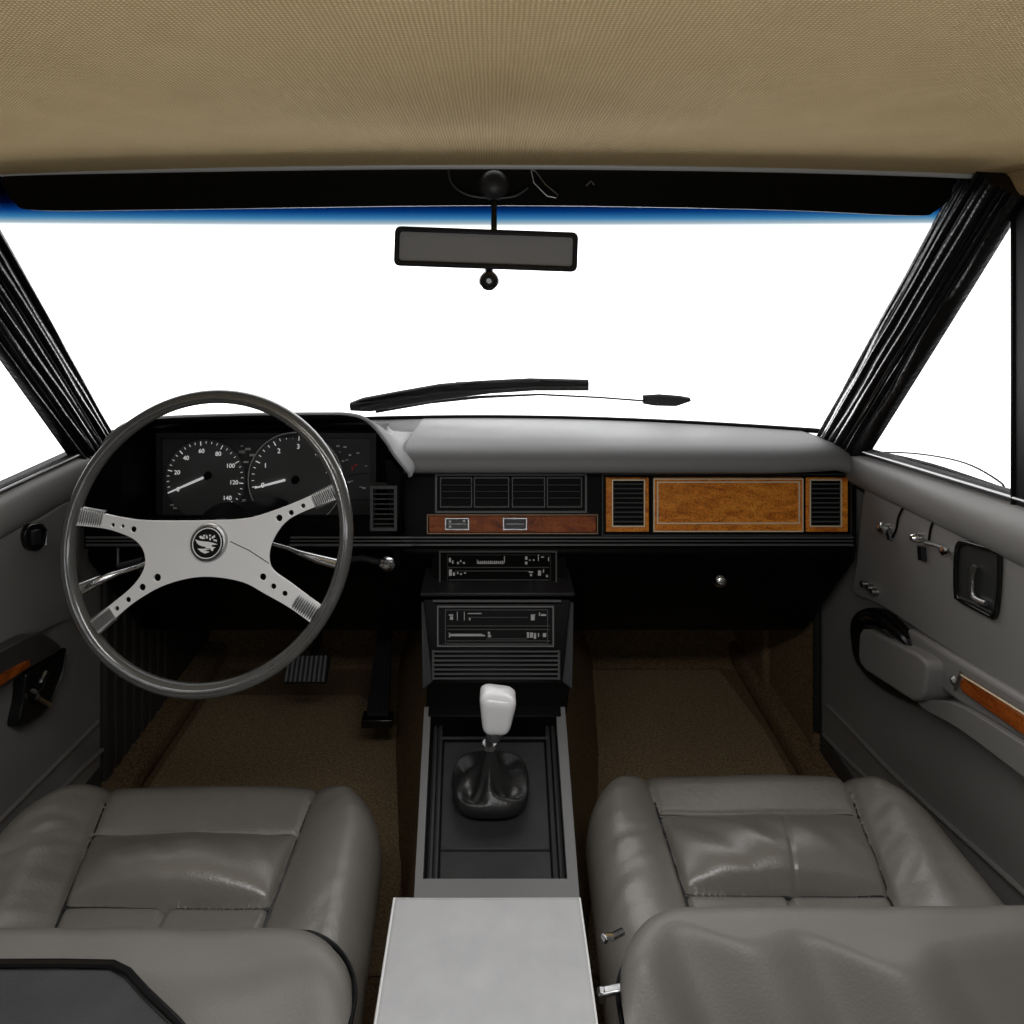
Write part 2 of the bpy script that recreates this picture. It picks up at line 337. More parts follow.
# right door
D = thing('door_2', (XR, .6, .02), 'grey right hand door panel with padded armrest pouch and wood strip', 'door', kind='structure')
f = MB(); f.bb(XR, -.05, .08, XR+.04, 1.385, .64); obj('panel', f, DOORM, D)
obj('sill_roll', roll(XR, 1.262, -.05, .605, .660, .020, .034, .07, .110), DOORM, D)
f = MB(); f.tube([(XR+.002, 1.33, .660), (XR+.002, -.05, .812)], .006); f.prism([Vector((XR-.002, y, z)) for y, z in ((1.33,.60),(1.33,.660),(-.05,.812),(-.05,.60))], (.03,0,0)); obj('window_seal', f, RUBBER, D)
f = MB(); f.tube([(XR-.006, 1.25, .668), (XR-.008, -.05, .813)], .0022); obj('chrome_strip', f, mat('dull_chrome', (.30,.30,.30), .35, 1), D, label='chrome window strip')
up = sm([(864,490),(880,491),(940,513),(1024,549),(1100,585),(1190,640),(1190,800),(1100,742),(1024,697),(950,652),(880,606),(853,592),(856,560)], 4)
obj('upper_panel', dpoly(XR, up, .012), DOORM, D, bevel=.004, seg=3)
for pts in ([(906,503),(899,516),(896,530),(891,540)], [(936,516),(931,528),(929,540)]):
    obj('seam', dline(XR, pts, .0125, .0018), BLACK, D)
obj('outer_seal', MB().tube(bez([PX(880,452,XR+.035), PX(920,454,XR+.035), PX(965,463,XR+.035), PX(1000,482,XR+.035), PX(1004,492,XR+.035)], 6), .0014, 6), RUBBER, D)
obj('outer_seal', MB().tube(bez([PX(874,452,XR+.028), PX(930,465,XR+.028), PX(1010,492,XR+.028)], 6), .004, 6), RUBBER, D)
# pouch armrest
pc = sm([(850,640),(851,618),(864,608),(884,612),(908,636),(932,664),(930,700),(914,706),(876,686),(856,664)], 5)
obj('armrest_base', dpoly(XR, pc, .012), GLOSS, D, bevel=.004, label='black surround of the armrest pouch')
pc = [(859,634),(862,629),(868,629),(916,654),(925,661),(927,668),(924,692),(919,700),(912,701),(866,671),(860,664),(858,655)]
obj('armrest_pad', dpoly(XR, pc, .045), DOORM, D, bevel=.008, seg=4)
h = obj('pull_handle', dline(XR, [(862,618),(872,616),(888,626),(904,640),(914,656)], .03, .006), GLOSS, D, label='black looped pull handle')
obj('strap_trim', dline(XR, [(866,626),(880,630),(898,644),(912,658)], .035, .0025), BLACK2, h)
f = MB(); f.lathe([(.0, 0), (.008, 0), (.009, .012), (.004, .018), (0, .018)], PX(930, 674, XR-.012), (-1,0,0), 16); obj('catch', f, CHROME, D)
f = dline(XR, [(932,660),(926,654),(918,648)], .014, .004); obj('catch', f, RIB, D)
# ledge, wood strip, lower roll
lg = [(905,628),(950,655),(1024,699),(1190,800),(1190,835),(1024,742),(960,704),(922,676)]
obj('ledge', dpoly(XR, lg, .022), DOORM, D, bevel=.006, seg=3)
ws = [(962,676),(1024,716),(1120,776),(1120,800),(1024,737),(962,693),(958,684)]
obj('wood_strip', dpoly(XR, ws, .027), WOODD, D, bevel=.003, label='glossy brown wood strip')
f = dline(XR, [(961,675),(1024,714),(1120,774)], .029, .0012); obj('strip_trim', f, GOLD, D)
f = MB(); f.lathe([(0,0),(.006,0),(.007,.004),(.003,.008),(0,.008)], PX(957,681,XR-.02), (-1,0,0), 12); f.tube([PX(955,690,XR-.026), PX(961,672,XR-.026)], .002); obj('latch', f, RIB, D)
lr = sm([(918,700),(935,700),(960,706),(1024,745),(1150,826),(1150,875),(1024,778),(960,730),(925,710)], 4)
obj('lower_roll', dpoly(XR, lr, .03), DOORM, D, bevel=.014, seg=5)
for pts in ([(828,706),(850,728),(895,775),(1010,880),(1130,990)], [(824,735),(850,762),(868,779),(1000,905),(1100,1000)]):
    obj('lower_trim', dline(XR, pts, .002, .004), DOORM, D)
f = MB(); f.bb(XR-.004, -.05, .045, XR+.035, 1.385, .085); obj('scuff_strip', f, DARKDOOR, D, bevel=.004)
f = MB(); f.tube([(XR-.01, 1.38, .09), (XR-.01, 1.38, .62)], .008); obj('edge_seal', f, RUBBER, D)
# knobs and latch on the upper panel
def knob(c, s, parent, r=.009, nm='knob'):
    f = MB(); f.lathe([(0,0),(r*.7,0),(r*.6,.006),(r,.009),(r*.95,.014),(r*.5,.018),(0,.0185)], c, (-s,0,0), 20); return obj(nm, f, CHROME, parent)
knob(PX(889,528,XR-.012), 1, D, .010)
f = dline(XR, [(889,530),(891,540)], .013, .006); obj('knob_socket', f, GLOSS, D)
f = MB(); f.lathe([(0,0),(.007,0),(.007,.014),(.004,.018),(0,.018)], PX(923,538,XR-.012), (-1,0,0), 16); hh = obj('lock_lever', f, CHROME, D)
obj('lever_body', dline(XR, [(922,546),(923,560)], .014, .007), GLOSS, hh)
obj('lever_arm', dline(XR, [(925,543),(938,546),(948,551)], .020, .0022), RIB, hh)
f = MB(); f.lathe([(0,0),(.006,0),(.006,.01),(0,.012)], PX(949,551,XR-.012), (-1,0,0), 12); obj('lever_pin', f, CHROME, hh)
f = MB()
for a, b in ((867,584),(873,588),(877,592)): f.lathe([(0,0),(.006,0),(.005,.01),(0,.012)], PX(a,b,XR-.012), (-1,0,0), 12)
obj('door_catch', f, RIB, D)
# recessed square window-winder pocket
o_ = sm([(957,541),(976,544),(997,551),(1000,560),(998,600),(994,619),(984,616),(957,601),(953,594),(953,560)], 4)
i_ = [(976+(a-976)*.86, 580+(b-580)*.88) for a, b in o_]
f = MB(); A = [PX(a, b, XR-.016) for a, b in o_]; B = [PX(a, b, XR-.016) for a, b in i_]; f.frame(A, B, (.016,0,0)); pk = obj('pocket', f, GLOSS, D, bevel=.0015, label='black square pocket')
obj('pocket_floor', dpoly(XR, i_, .0125, .006), mat('pocket_dark', (.03,.03,.03), .35), pk)
obj('pocket_lever', dline(XR, [(975,566),(972,578),(973,596),(986,604)], .017, .0035), RIB, pk)
f = dline(XR, [(960,598),(975,604),(992,613)], .016, .002); obj('pocket_edge', f, BLACK2, pk)
# left door
D = thing('door_1', (XL, .6, .02), 'dark grey left hand door panel with black pull cup', 'door', kind='structure')
f = MB(); f.bb(XL-.04, -.05, .08, XL, 1.29, .66); obj('panel', f, DOORM, D)
obj('sill_roll', roll(XL, 1.245, -.05, .60, .664, .018, .034), DOORM, D)
f = MB(); f.tube([(XL-.002, 1.25, .667), (XL-.002, -.05, .674)], .006); f.bb(XL-.03, -.05, .655, XL+.002, 1.25, .668); obj('window_seal', f, RUBBER, D)
f = MB(); f.tube([(XL+.008, 1.22, .669), (XL+.010, -.05, .676)], .0025); obj('chrome_strip', f, mat('dull_chrome', (.30,.30,.30), .35, 1), D, label='chrome window strip')
up = sm([(78,505),(40,518),(0,536),(-120,585),(-260,650),(-260,770),(-120,712),(0,655),(50,628),(76,606)], 4)
obj('upper_panel', dpoly(XL, up, .012), DOORM, D, bevel=.004, seg=3)
e = obj('lock_bezel', dpoly(XL, sm([(27,530),(33,524),(44,524),(47,531),(46,544),(38,551),(30,549),(26,540)], 4), .020), GLOSS, D, bevel=.002, label='black oval lock surround')
obj('lock_slide', dpoly(XL, [(33,531),(41,529),(41,543),(34,545)], .024), BLACK2, e, bevel=.001)
obj('lock_trim', dline(XL, [(44,526),(47,532),(46,545)], .0215, .0014), CHROME, e)
arm = obj('armrest', dpoly(XL, sm([(-200,760),(-80,692),(0,652),(36,634),(54,640),(60,650),(30,668),(0,690),(-80,740),(-200,800)], 4), .035), DARKDOOR, D, bevel=.008, seg=3, label='black glossy armrest')
obj('wood_strip', dpoly(XL, [(-120,735),(0,676),(30,660),(30,666),(0,686),(-120,750)], .040), WOODD, arm, label='dark red wood strip')
cup = obj('pull_cup', dpoly(XL, sm([(30,668),(64,648),(66,656),(62,672),(50,702),(40,716),(20,727),(24,700)], 4), .018), GLOSS, D, bevel=.004, label='black pull cup')
f = dline(XL, [(34,692),(40,684),(46,672)], .028, .006); f2 = dline(XL, [(38,697),(44,701),(50,704)], .028, .004); f.add(f2.v, f2.f); obj('handle', f, CHROME, cup, label='small chrome handle')
obj('cup_edge', dline(XL, [(20,727),(40,716),(52,700),(62,674),(66,654)], .019, .0018), BLACK2, cup)
for pts in ([(98,722),(60,760),(20,800),(-60,880)], [(102,750),(60,790),(10,840)]):
    obj('lower_trim', dline(XL, pts, .002, .004), DOORM, D)
f = MB(); f.bb(XL-.035, -.05, .045, XL+.004, 1.29, .085); obj('scuff_strip', f, DARKDOOR, D, bevel=.004)
# kick panels and sills
f = MB()
for k in range(8):
    y = 1.30+.034*k; f.bb(XL-.02, y+.003, .03, XL+.004, y+.031, .50)
f.bb(XL-.04, 1.29, 0, XL-.005, 1.9, .50); f.bb(XL-.04, 1.2, .40, XL-.005, 1.36, .62)
tag(obj('wall_left', f, DARKDOOR, bevel=.005, seg=3), 'fluted dark kick panel ahead of the left door', 'wall', kind='structure')
f = MB(); f.bb(XR-.012, 1.39, 0, XR+.04, 1.9, .50); f.bb(XR-.03, 1.60, 0, XR-.012, 1.88, .4)
tag(obj('wall_right', f, CARPET, bevel=.006), 'brown carpeted kick panel ahead of the right door', 'wall', kind='structure')
for X, s, nm, lab in ((XR, 1, 'trim_10', 'right'), (XL, -1, 'trim_11', 'left')):
    f = MB(); f.bb(X-s*.05, -.05, .0, X+s*.04, 1.86, .045)
    tag(obj(nm, f, CARPET, bevel=.012, seg=3), 'brown carpeted sill below the %s door' % lab, 'trim', kind='structure')
# ------------------------------------------------------------------ floor mats
for nm, pts, lab in (('floor_mat', [(.13,1.30),(.13,1.50),(.17,1.72),(.55,1.72),(.575,1.5),(.575,1.30),(.575,.99),(.13,.99)], 'tan carpet mat in the passenger footwell'),
                 ('floor_mat', [(-.645,.99),(-.645,1.62),(-.30,1.62),(-.19,1.5),(-.15,1.30),(-.14,.99)], 'brown carpet mat under the pedals')):
    f = MB(); f.prism([Vector((x, y, .001)) for x, y in pts], (0,0,.011)); tag(obj(nm, f, MAT, bevel=.004), lab, 'floor mat')
# ------------------------------------------------------------------ dashboard
DB = thing('dashboard', (0, 1.4, .40), 'grey padded dashboard with black fascia and orange burl wood panels', 'dashboard')
# top pad: section lofted across the car
rings = []
for i in range(61):
    x = -.152+(.637+.152)*i/60; yf = 1.215+.03*max(0, (x-.45)/.2)**2; e = .012*max(0, (x-.60)/.037)
    prof = [(yf+.03,.633),(yf+.006,.634),(yf-.004,.640),(yf-.007,.650),(yf-.001,.662),(yf+.014,.671),(yf+.04,.675),(yf+.12,.671)]
    yr = min(yb(x)-.006, 1.7); prof += [(yf+.12+(yr-yf-.12)*t, .671+(zb(x)+.002-.671)*t) for t in (.25,.5,.75,1)]
    prof += [(yr, zb(x)-.03), (yf+.10, .62)]
    rings.append([Vector((x, y, z-e)) for y, z in prof])
f = MB(); f.loft(rings); obj('top_pad', f, PAD, DB, angle=60)
xr_ = [-.70+.56*i/14 for i in range(15)]
obj('rear_deck', quadsheet([[Vector((x, 1.31, .655)) for x in xr_], [Vector((x, 1.42, zb(x)+.003)) for x in xr_], [Vector((x, yb(x)-.006, zb(x)+.001)) for x in xr_]], (0,0,-.02)), PAD, DB)
f = MB(); f.tube([Vector((x, yb(x)-.004, zb(x)+.003)) for x in xs], .005); obj('screen_seal', f, RUBBER, DB)
def R4(x0, y0, x1, y1): return [(x0,y0),(x1,y0),(x1,y1),(x0,y1)]
# instrument hood
def hood(s, Y, dz, g=0):
    o = [(88,476),(90,470),(104,440),(128,421),(160,416),(240,413),(320,412),(352,413),(370,420),(386,438),(397,455),(411,472),(412,476)]
    c = bez([(a, b, 0) for a, b in o[1:-1]], 5); c = [Vector(o[0]+(0,))]+c+[Vector(o[-1]+(0,))]
    return [P(p.x, p.y, 1.15)+Vector((0, Y-1.15, dz)) for p in c]
def inset(r, d, dx=0):
    n = len(r); cx = sum(p.x for p in r)/n; cz = min(p.z for p in r); out = []
    hx = max(abs(p.x-cx) for p in r); hz = max(p.z-cz for p in r)
    return [Vector((cx+(p.x-cx)*(1-d/hx), p.y, cz+(p.z-cz)*(1-d*.5/hz))) for p in r]
o1 = hood(1, 1.15, 0); 
rear = []
for p in hood(1, 1.42, 0):
    rear.append(Vector((p.x, min(yb(p.x)-.01, 1.45), min(p.z, zb(p.x)+.004))))
mid = [a.lerp(b, .45)+Vector((0,0,-.004)) for a, b in zip(o1, rear)]
lipf = [Vector((a.x, 1.143, a.z)) for a in inset(o1, .006)]
f = MB(); f.loft([inset([Vector((a.x,1.158,a.z)) for a in o1], .010), lipf, inset([Vector((a.x,1.145,a.z)) for a in o1], .003), o1, mid, rear], closed=False)
obj('instrument_hood', f, PAD, DB, angle=70)
# black inner walls of the hood, panel backing
in1 = inset([Vector((a.x, 1.154, a.z)) for a in o1], .010); in2 = [Vector((a.x, 1.29, min(a.z, .703))) for a in inset([Vector((a.x, 1.29, a.z)) for a in o1], .03)]
f = MB(); f.loft([in1, in2], closed=False); f.bb(-.64, 1.293, .50, -.19, 1.31, .70); f.prism([P(a,b,1.152) for a,b in ((86,474),(96,452),(112,436),(122,430),(122,530),(84,530))], (0,.14,0)); f.prism([Vector((x, 1.16, z)) for x, z in ((-.150,.50),(-.150,.655),(-.165,.674),(-.175,.674),(-.158,.50))], (0,.05,0)); obj('hood_lining', f, BLACK, DB)
# fascia
def fy(py): return 1.255-.035*(py-472)/73
def FP(px, py, off=0): return P(px, py, fy(py)-off)
def fpoly(pts, o1, o0=-.01, f=None):
    f = f or MB(); f.prism([FP(a, b, o1) for a, b in pts], (0, o1-o0, 0)); return f
def R4(x0, y0, x1, y1): return [(x0,y0),(x1,y0),(x1,y1),(x0,y1)]
def rframe(x0, y0, x1, y1, t, off, d=.004, f=None):
    f = f or MB(); f.frame([FP(a, b, off) for a, b in R4(x0,y0,x1,y1)], [FP(a, b, off) for a, b in R4(x0+t,y0+t,x1-t,y1-t)], (0, d, 0)); return f
f = MB(); f.prism([FP(a, b, 0) for a, b in R4(400,462,856,549)], (0,.14,0))
f.prism([P(a, b, 1.16) for a, b in R4(84,519,400,549)], (0,.02,0)); f.prism([Vector((P(84,519,1.18).x, 1.17, .580)), Vector((-.15, 1.17, .580)), Vector((-.15, 1.30, .515)), Vector((P(84,519,1.18).x, 1.30, .515))], (0,0,-.02)); obj('fascia', f, BLACK, DB)
f = MB()
for py, r in ((537.5,.0018),(541,.0012),(545,.0022)):
    f.tube([FP(412,py,.003), FP(853,py,.003)], r); f.tube([P(86,py,1.158), P(412,py,1.158)], r)
obj('fascia_trim', f, LINE, DB)
# knee panels
f = MB(); f.prism([Vector((XL+.02, y, z)) for y, z in ((1.205,.512),(1.212,.485),(1.40,.27),(1.46,.27),(1.46,.512))], (XR-XL-.04, 0, 0)); kp = obj('knee_panel', f, BLACK, DB, bevel=.01)
# glovebox knob
f = MB(); f.lathe([(0,0),(.010,0),(.012,.006),(.010,.016),(.005,.02),(0,.02)], P(718,579,1.21), (0,-1,.25), 20); obj('glovebox_knob', f, CHROME, DB, label='round chrome knob')
# centre vents
f = rframe(435,474,587,513,2,.006); v = obj('centre_vent', f, LINE, DB)
for x0, x1 in ((440,472),(474,509),(512,545),(547,582)):
    s = rframe(x0,477.5,x1,507.5,.9,.008,.008)
    for py in (485,491.5,498): s.tube([FP(x0,py,.0095), FP(x1,py,.0095)], .0009, 6)
    obj('vent_slats', s, LINE, v)
# thin wood strip with two small switches
wd = obj('wood_strip', fpoly(R4(429,516,596,532.5), .004), WOODD, DB, bevel=.001, label='narrow reddish wood strip')
obj('strip_trim', rframe(427,514.5,598,534,.9,.006), mat('dull_gold', (.22,.15,.09), .4, .5), wd)
for x0, mk in ((445,1),(503,0)):
    s = obj('switch', fpoly(R4(x0,518,x0+24,530), .007), GLOSS, DB)
    obj('switch_frame', rframe(x0,518,x0+24,530,1,.008), RIB, s)
    m_ = MB(); m_.tube([FP(x0+3,524,.009), FP(x0+21,524,.009)], .0006, 6)
    if mk:
        for a, b in ((5,521.5),(5,526.5),(19,521)): m_.box(FP(x0+a,b,.009), (.004,.001,.003))
    obj('switch_mark', m_, WHITE, s)
# passenger wood section
obj('panel_frame', rframe(602,474,852,536,1.2,.008), BLACK2, DB)
for x0, x1 in ((606,649),(806,848)):
    wv = obj('side_vent', fpoly(R4(x0,478,x1,532), .005), WOOD, DB, bevel=.001)
    a, b = (613,644) if x0 < 700 else (811,841)
    obj('vent_cavity', fpoly(R4(a,480.5,b,526), .0065), BLACK, wv)
    obj('vent_trim', rframe(a-1,479.5,b+1,527,1.1,.009), GOLD, wv)
    s = MB()
    for k in range(9): s.tube([FP(a+1,484+4.7*k,.009), FP(b-1,484+4.7*k,.009)], .0013, 6)
    obj('vent_slats', s, LINE, wv)
gb = obj('glovebox_lid', fpoly(R4(654,478,803,532), .006), WOOD, DB, bevel=.001, label='orange burl wood glovebox lid')
obj('inlay', rframe(657,481.5,800,524,1.3,.008), GOLD, gb)
obj('outer_inlay', rframe(653.5,478.5,803.5,532,1.1,.0075), GOLD, gb)
for a0_, a1_ in ((650.3,652.7),(803.8,805.6)): obj('panel_gap', MB().prism([FP(a,b,.003) for a, b in R4(a0_,477,a1_,533)], (0,.01,0)), BLACK, DB)
# side vent right of the dials
f = MB(); YV = 1.155
def vp(px, py, o=0): return P(px, py, YV-o)
f.frame([vp(a,b) for a,b in R4(370,486,397,531)], [vp(a,b) for a,b in R4(373,489,394,528)], (0,.02,0))
for py in (494,499,504,509,514,519,524): f.tube([vp(373,py,-.004), vp(394,py,-.004)], .001, 6)
obj('outer_vent', f, LINE, DB)
# instrument panel
YI = 1.262
def ip(px, py, o=0): return P(px, py, YI-o)
f = MB(); f.prism([ip(a,b) for a,b in R4(160,438,372,518)], (0,.03,0)); ins = obj('instrument_panel', f, DIAL, DB, bevel=.003, label='dark dial panel')
f = MB(); f.frame([ip(a,b,.006) for a,b in R4(156,433,376,522)], [ip(a,b,.006) for a,b in R4(161,438,371,517)], (0,.02,0)); f.tube([ip(150,440,.01), ip(150,530,.01)], .0015); f.tube([ip(142,440,.01), ip(142,530,.01)], .0015); obj('panel_bezel', f, BLACK2, ins)
MT = Matrix.Rotation(R(90), 4, 'X')
def dial(cx, cy, r, nums, a0, a1, na, nb, ring, sz):
    f = MB(); c = ip(cx, cy, .002); rm = r/F_PX*YI
    f.lathe([(0,0),(rm*.98,0),(rm*.98,.003),(0,.003)], c, (0,-1,0), 48); dl = obj('dial', f, mat('dial_grey', (.085,.085,.087), .5), ins, bevel=.0005)
    if ring:
        f = MB(); f.tube([c+Vector((math.cos(t)*rm, -.004, math.sin(t)*rm)) for t in [R(k*7.5) for k in range(48)]], .0010, 6, loop=True); obj('dial_ring', f, GREYM, dl)
    f = MB(); n = len(nums)
    for k in range(n*4-3):
        t = R(a0+(a1-a0)*k/(n*4-4)); d = Vector((math.cos(t), 0, math.sin(t))); L = .10 if k % 4 == 0 else .055
        f.tube([c+d*rm*.93+Vector((0,-.0036,0)), c+d*rm*(.93-L)+Vector((0,-.0036,0))], .0005 if k % 4 else .0008, 4)
    for k, s in enumerate(nums):
        t = R(a0+(a1-a0)*k/(n-1)); p = c+Vector((math.cos(t)*rm*.70, -.004, math.sin(t)*rm*.70)); text_mb(f, s, sz, Matrix.Translation(p)@MT)
    obj('dial_marks', f, DIALGLOW, dl)
    f = MB(); a = ip(*na, .009); b = ip(*nb, .009); f.tube([a, a.lerp(b,.5), b], [.0024,.0022,.0012], 6); obj('needle', f, DIALGLOW, dl, label='white needle')
    f = MB(); f.lathe([(0,0),(.007,0),(.006,.006),(0,.008)], Vector((a.x, c.y-.003, a.z)) if not ring else c+Vector((0,-.003,0)), (0,-1,0), 20); obj('dial_cap', f, BLACK, dl)
dial(206, 479, 41, ['0','20','40','60','80','100','120','140'], 200, -40, (207,476), (168,493), False, .0105)
dial(296, 479, 47, ['0','1','2','3','4','5','6'], 190, -20, (285,480), (255,488), True, .0120)
f = MB(); rnd = random.Random(2)
for px, py in ((248,449),(242,446),(246,462),(242,480),(241,494),(243,502),(244,500),(252,455),(176,508),(172,505)): obj('warning_light', MB().box(ip(px,py,.004), (rnd.uniform(.004,.010),.001,rnd.uniform(.002,.004))), GREYM, ins)
for px, py in ((340,452),(347,460),(343,461),(358,453),(366,466),(352,481),(349,482),(361,487),(364,488),(338,446),(345,447),(350,455)): obj('warning_light', MB().box(ip(px,py,.004), (rnd.uniform(.003,.007),.001,rnd.uniform(.001,.003))), GREYM, ins)
text_mb(f, '000', .008, Matrix.Translation(ip(242,452,.004))@MT)
obj('odometer_digits', f, GREYM, ins)
f = MB(); text_mb(f, 'F', .012, Matrix.Translation(ip(353,469,.004))@MT); f.box(ip(356,465,.004), (.004,.001,.003)); obj('red_mark', f, RED, ins, label='red warning mark')
for a, b, c, d in ((335,478,368,473),(335,500,368,500),(240,440,240,514)): obj('panel_line', MB().tube([ip(a,b,.004), ip(c,d,.004)], .0007, 4), BLACK2, ins)
# ignition lock right of the column
f = MB(); f.lathe([(0,0),(.012,0),(.013,.01),(.008,.012),(0,.012)], P(388,562,1.18), (0,-1,0), 20); il = obj('ignition_lock', f, CHROME, DB)
f = MB(); f.tube([P(345,560,1.17), P(362,558,1.16), P(380,562,1.15)], .005); obj('ignition_key', f, BLACK2, il)
# ------------------------------------------------------------------ radios and centre stack
CS0 = DB
def st(px, py, o=0):                                  # sloping front of the stack
    k = [(540,1.225),(592,1.165),(600,1.135),(682,1.085),(722,1.03)]
    for (a, ya), (b, yb_) in zip(k, k[1:]):
        if py <= b or b == 722: return P(px, py, ya+(yb_-ya)*(py-a)/(b-a)-o)
def spoly(pts, o, d=.02, f=None): f = f or MB(); f.prism([st(a,b,o) for a,b in pts], (0,d,0)); return f
f = MB(); f.prism([st(a,b,-.004) for a,b in R4(432,546,566,592)], (0,.12,0)); CS = obj('centre_stack', f, BLACK, CS0, label='black centre stack holding both radios')
f = MB(); f.prism([P(a,b,1.132) for a,b in R4(420,593,575,597)], (0,.1,0)); obj('shelf', f, BLACK2, CS, bevel=.002)
f = MB(); f.loft([[st(422,598,0), st(572,598,0), st(572,598,-.2), st(422,598,-.2)], [st(427,682,0), st(570,682,0), st(570,682,-.25), st(427,682,-.25)], [st(426,716,0), st(566,716,0), st(566,716,-.3), st(426,716,-.3)]]); obj('lower_housing', f, BLACK, CS, bevel=.003)
for a, b, c, d in ((421,603,424,433),(574,603,571,562)):
    f = MB(); f.loft([[st(a,602,.004), st(c if a<500 else 570,602,.004), st(c if a<500 else 570,602,-.1), st(a,602,-.1)], [st((a+c)/2,690,.004), st(d,682,.004), st(d,682,-.1), st((a+c)/2,690,-.1)]]); obj('side_cheek', f, mat('cheek_grey', (.03,.033,.036), .35), CS, bevel=.002)
f = MB()
for k in range(7): f.tube([st(433,651.5+4.5*k,.003), st(559,651.5+4.5*k,.003)], .0015, 8)
f.tube([st(433,650,.002), st(433,680,.002)], .002); f.tube([st(559,650,.002), st(559,680,.002)], .002)
obj('grille', f, LINE, CS)
f = MB(); f.tube([st(433,601,.002), st(561,601,.002)], .0022); obj('housing_trim', f, LINE, CS)
def rad(x0, y0, x1, y1, marks, lab, rail):
    t = obj('car_radio', spoly(R4(x0,y0,x1,y1), .003, .05), BLACK, DB, bevel=.001, label=lab)
    f = MB(); f.frame([st(a,b,.006) for a,b in R4(x0,y0,x1,y1)], [st(a,b,.006) for a,b in R4(x0+1.5,y0+1.5,x1-1.5,y1-1.5)], (0,.006,0)); obj('bezel', f, LINE, t)
    f = MB(); f.frame([st(a,b,.005) for a,b in R4(x0+8,y0+3.5,x1-6,y1-3)], [st(a,b,.005) for a,b in R4(x0+8.8,y0+4.3,x1-6.8,y1-3.8)], (0,.004,0)); obj('face_frame', f, BLACK2, t)
    for a, b, c in rail: f = MB(); f.tube([st(a,b,.006), st(c,b,.006)], .0009, 6); obj('slot', f, mat('slot_grey', (.07,.07,.07), .4), t)
    fw = MB(); rnd = random.Random(int(y0))
    for a, b, w_, h_ in marks: fw.box(st(a+w_/2, b, .006), (w_/F_PX*1.2, .001, h_/F_PX*1.2))
    obj('markings', fw, GREYM, t)
rnd = random.Random(9); m1 = []; m2 = []
for a, b, w_, h_ in ((449,560,2,4),(452,562,1.5,3),(457,563,2,2),(460,561,1.5,1.5),(463,563,2,1.5),(525,558,2.4,3),(525,563,2.4,2.5),(529,560,1.5,1),(533,560,1.5,1.5),(538,558,.8,7),(541,557,3,1),(548,559,1,4),(449,573,3,7),(453,574,2,3),(457,573,1.5,2),(460,574,2,1.5),(464,573,2,1.2),(529,572,4,1.2),(530,575,2,2),(538,573,3,5),(543,571,1,3),(546,576,2,2)): m1.append((a,b,w_,h_))
for k in range(13): m1.append((478+2*k, 562, 1.3, rnd.uniform(1.5,2.6)))
m1 += [(477,561.5,.6,4),(504,560,.8,7),(477,563.5,27,.5)]
for a, b, w_, h_ in ((449,615,4,1.2),(450,618,3,3),(457,616,.6,8),(464,616,.6,8),(468,613.5,13,.7),(469,619,1.5,2),(531,615,4,1),(531,618,3.5,4),(539,614,1,3),(541,615,5,1.5),(449,635,1,4),(451,635,30,2),(482,635.5,3,1.2),(488,633,2,2),(488,636,3,2),(527,635,2,5),(530,635,3,4.5),(534,636,2,5),(538,635,1,3),(543,635,3,3.5)): m2.append((a,b,w_,h_))
rad(439,551,557,587, m1, 'upper car radio above the shelf, small white markings', [(448,567.5,549),(455,571,530),(449,580,549)])
rad(437,606,554,647, m2, 'lower car radio above the fluted grille', [(447,626,550),(447,629.5,550),(468,617.5,528),(486,639,527),(447,641,550),(447,645,550)])
# ------------------------------------------------------------------ console
CO = thing('centre_console', (0, .7, .0), 'grey centre console with black tray and pale padded lid', 'console')
def zt(y): return .316+(y-.786)*(.352-.316)/(1.02-.786)
def xlr(y): t = (y-.786)/(1.02-.786); return -.085-.0125*t, .095+.010*t
def tp(u, y, dz=0): a, b = xlr(y); return Vector((a+(b-a)*u, y, zt(y)+dz))
# carpeted tunnel below
rings = []
for y, w0, w1, z in ((.0,.08,.095,.26),(.78,.083,.10,.29),(1.02,.092,.115,.31),(1.2,.10,.16,.34),(1.45,.12,.20,.36),(1.86,.14,.24,.38)):
    rings.append([Vector((-w1,y,-.0)), Vector((-w0-.02,y,z*.6)), Vector((-w0,y,z)), Vector((w0+.008,y,z)), Vector((w0+.03,y,z*.6)), Vector((w1+.02,y,0))])
f = MB(); f.loft(rings); tag(obj('trim_12', f, CARPET, angle=70), 'brown carpeted tunnel between the footwells', 'trim', kind='structure')
f = MB()
a, b = .64, 1.035
y0, y1 = .60, 1.03
def ringpts(u0, y0, u1, y1, dz): return [tp(u0,y0,dz), tp(u1,y0,dz), tp(u1,y1,dz), tp(u0,y1,dz)]
f.frame(ringpts(0,.70,1,1.03,0), ringpts(.048,.787,.935,1.0299,0), (0,0,-.035)); 
f.prism(ringpts(0,.45,1,.705,-.001), (0,0,-.05)); obj('surround', f, CONS, CO, bevel=.003, seg=3)
f = MB(); f.prism(ringpts(.03,1.012,.97,1.034,.0015), (0,0,-.036)); obj('tray_front', f, BLACK, CO, bevel=.002)
obj('side_skirt', MB().prism(ringpts(-.005,.45,1.005,1.03,-.034), (0,0,-.03)), BLACK, CO)
f = MB(); f.prism(ringpts(.05,.79,.95,1.03,-.022), (0,0,-.01)); obj('tray', f, BLACK, CO)
for u in (.085,.12,.87,.91): obj('tray_rail', MB().tube([tp(u,.79,-.016), tp(u,1.025,-.016)], .0034), BLACK2, CO)
f = MB(); f.prism(ringpts(.145,.838,.845,.99,-.017), (0,0,-.008)); f.prism(ringpts(.145,.79,.845,.8355,-.017), (0,0,-.008)); obj('tray_mat', f, TRAYM, CO, bevel=.0015)
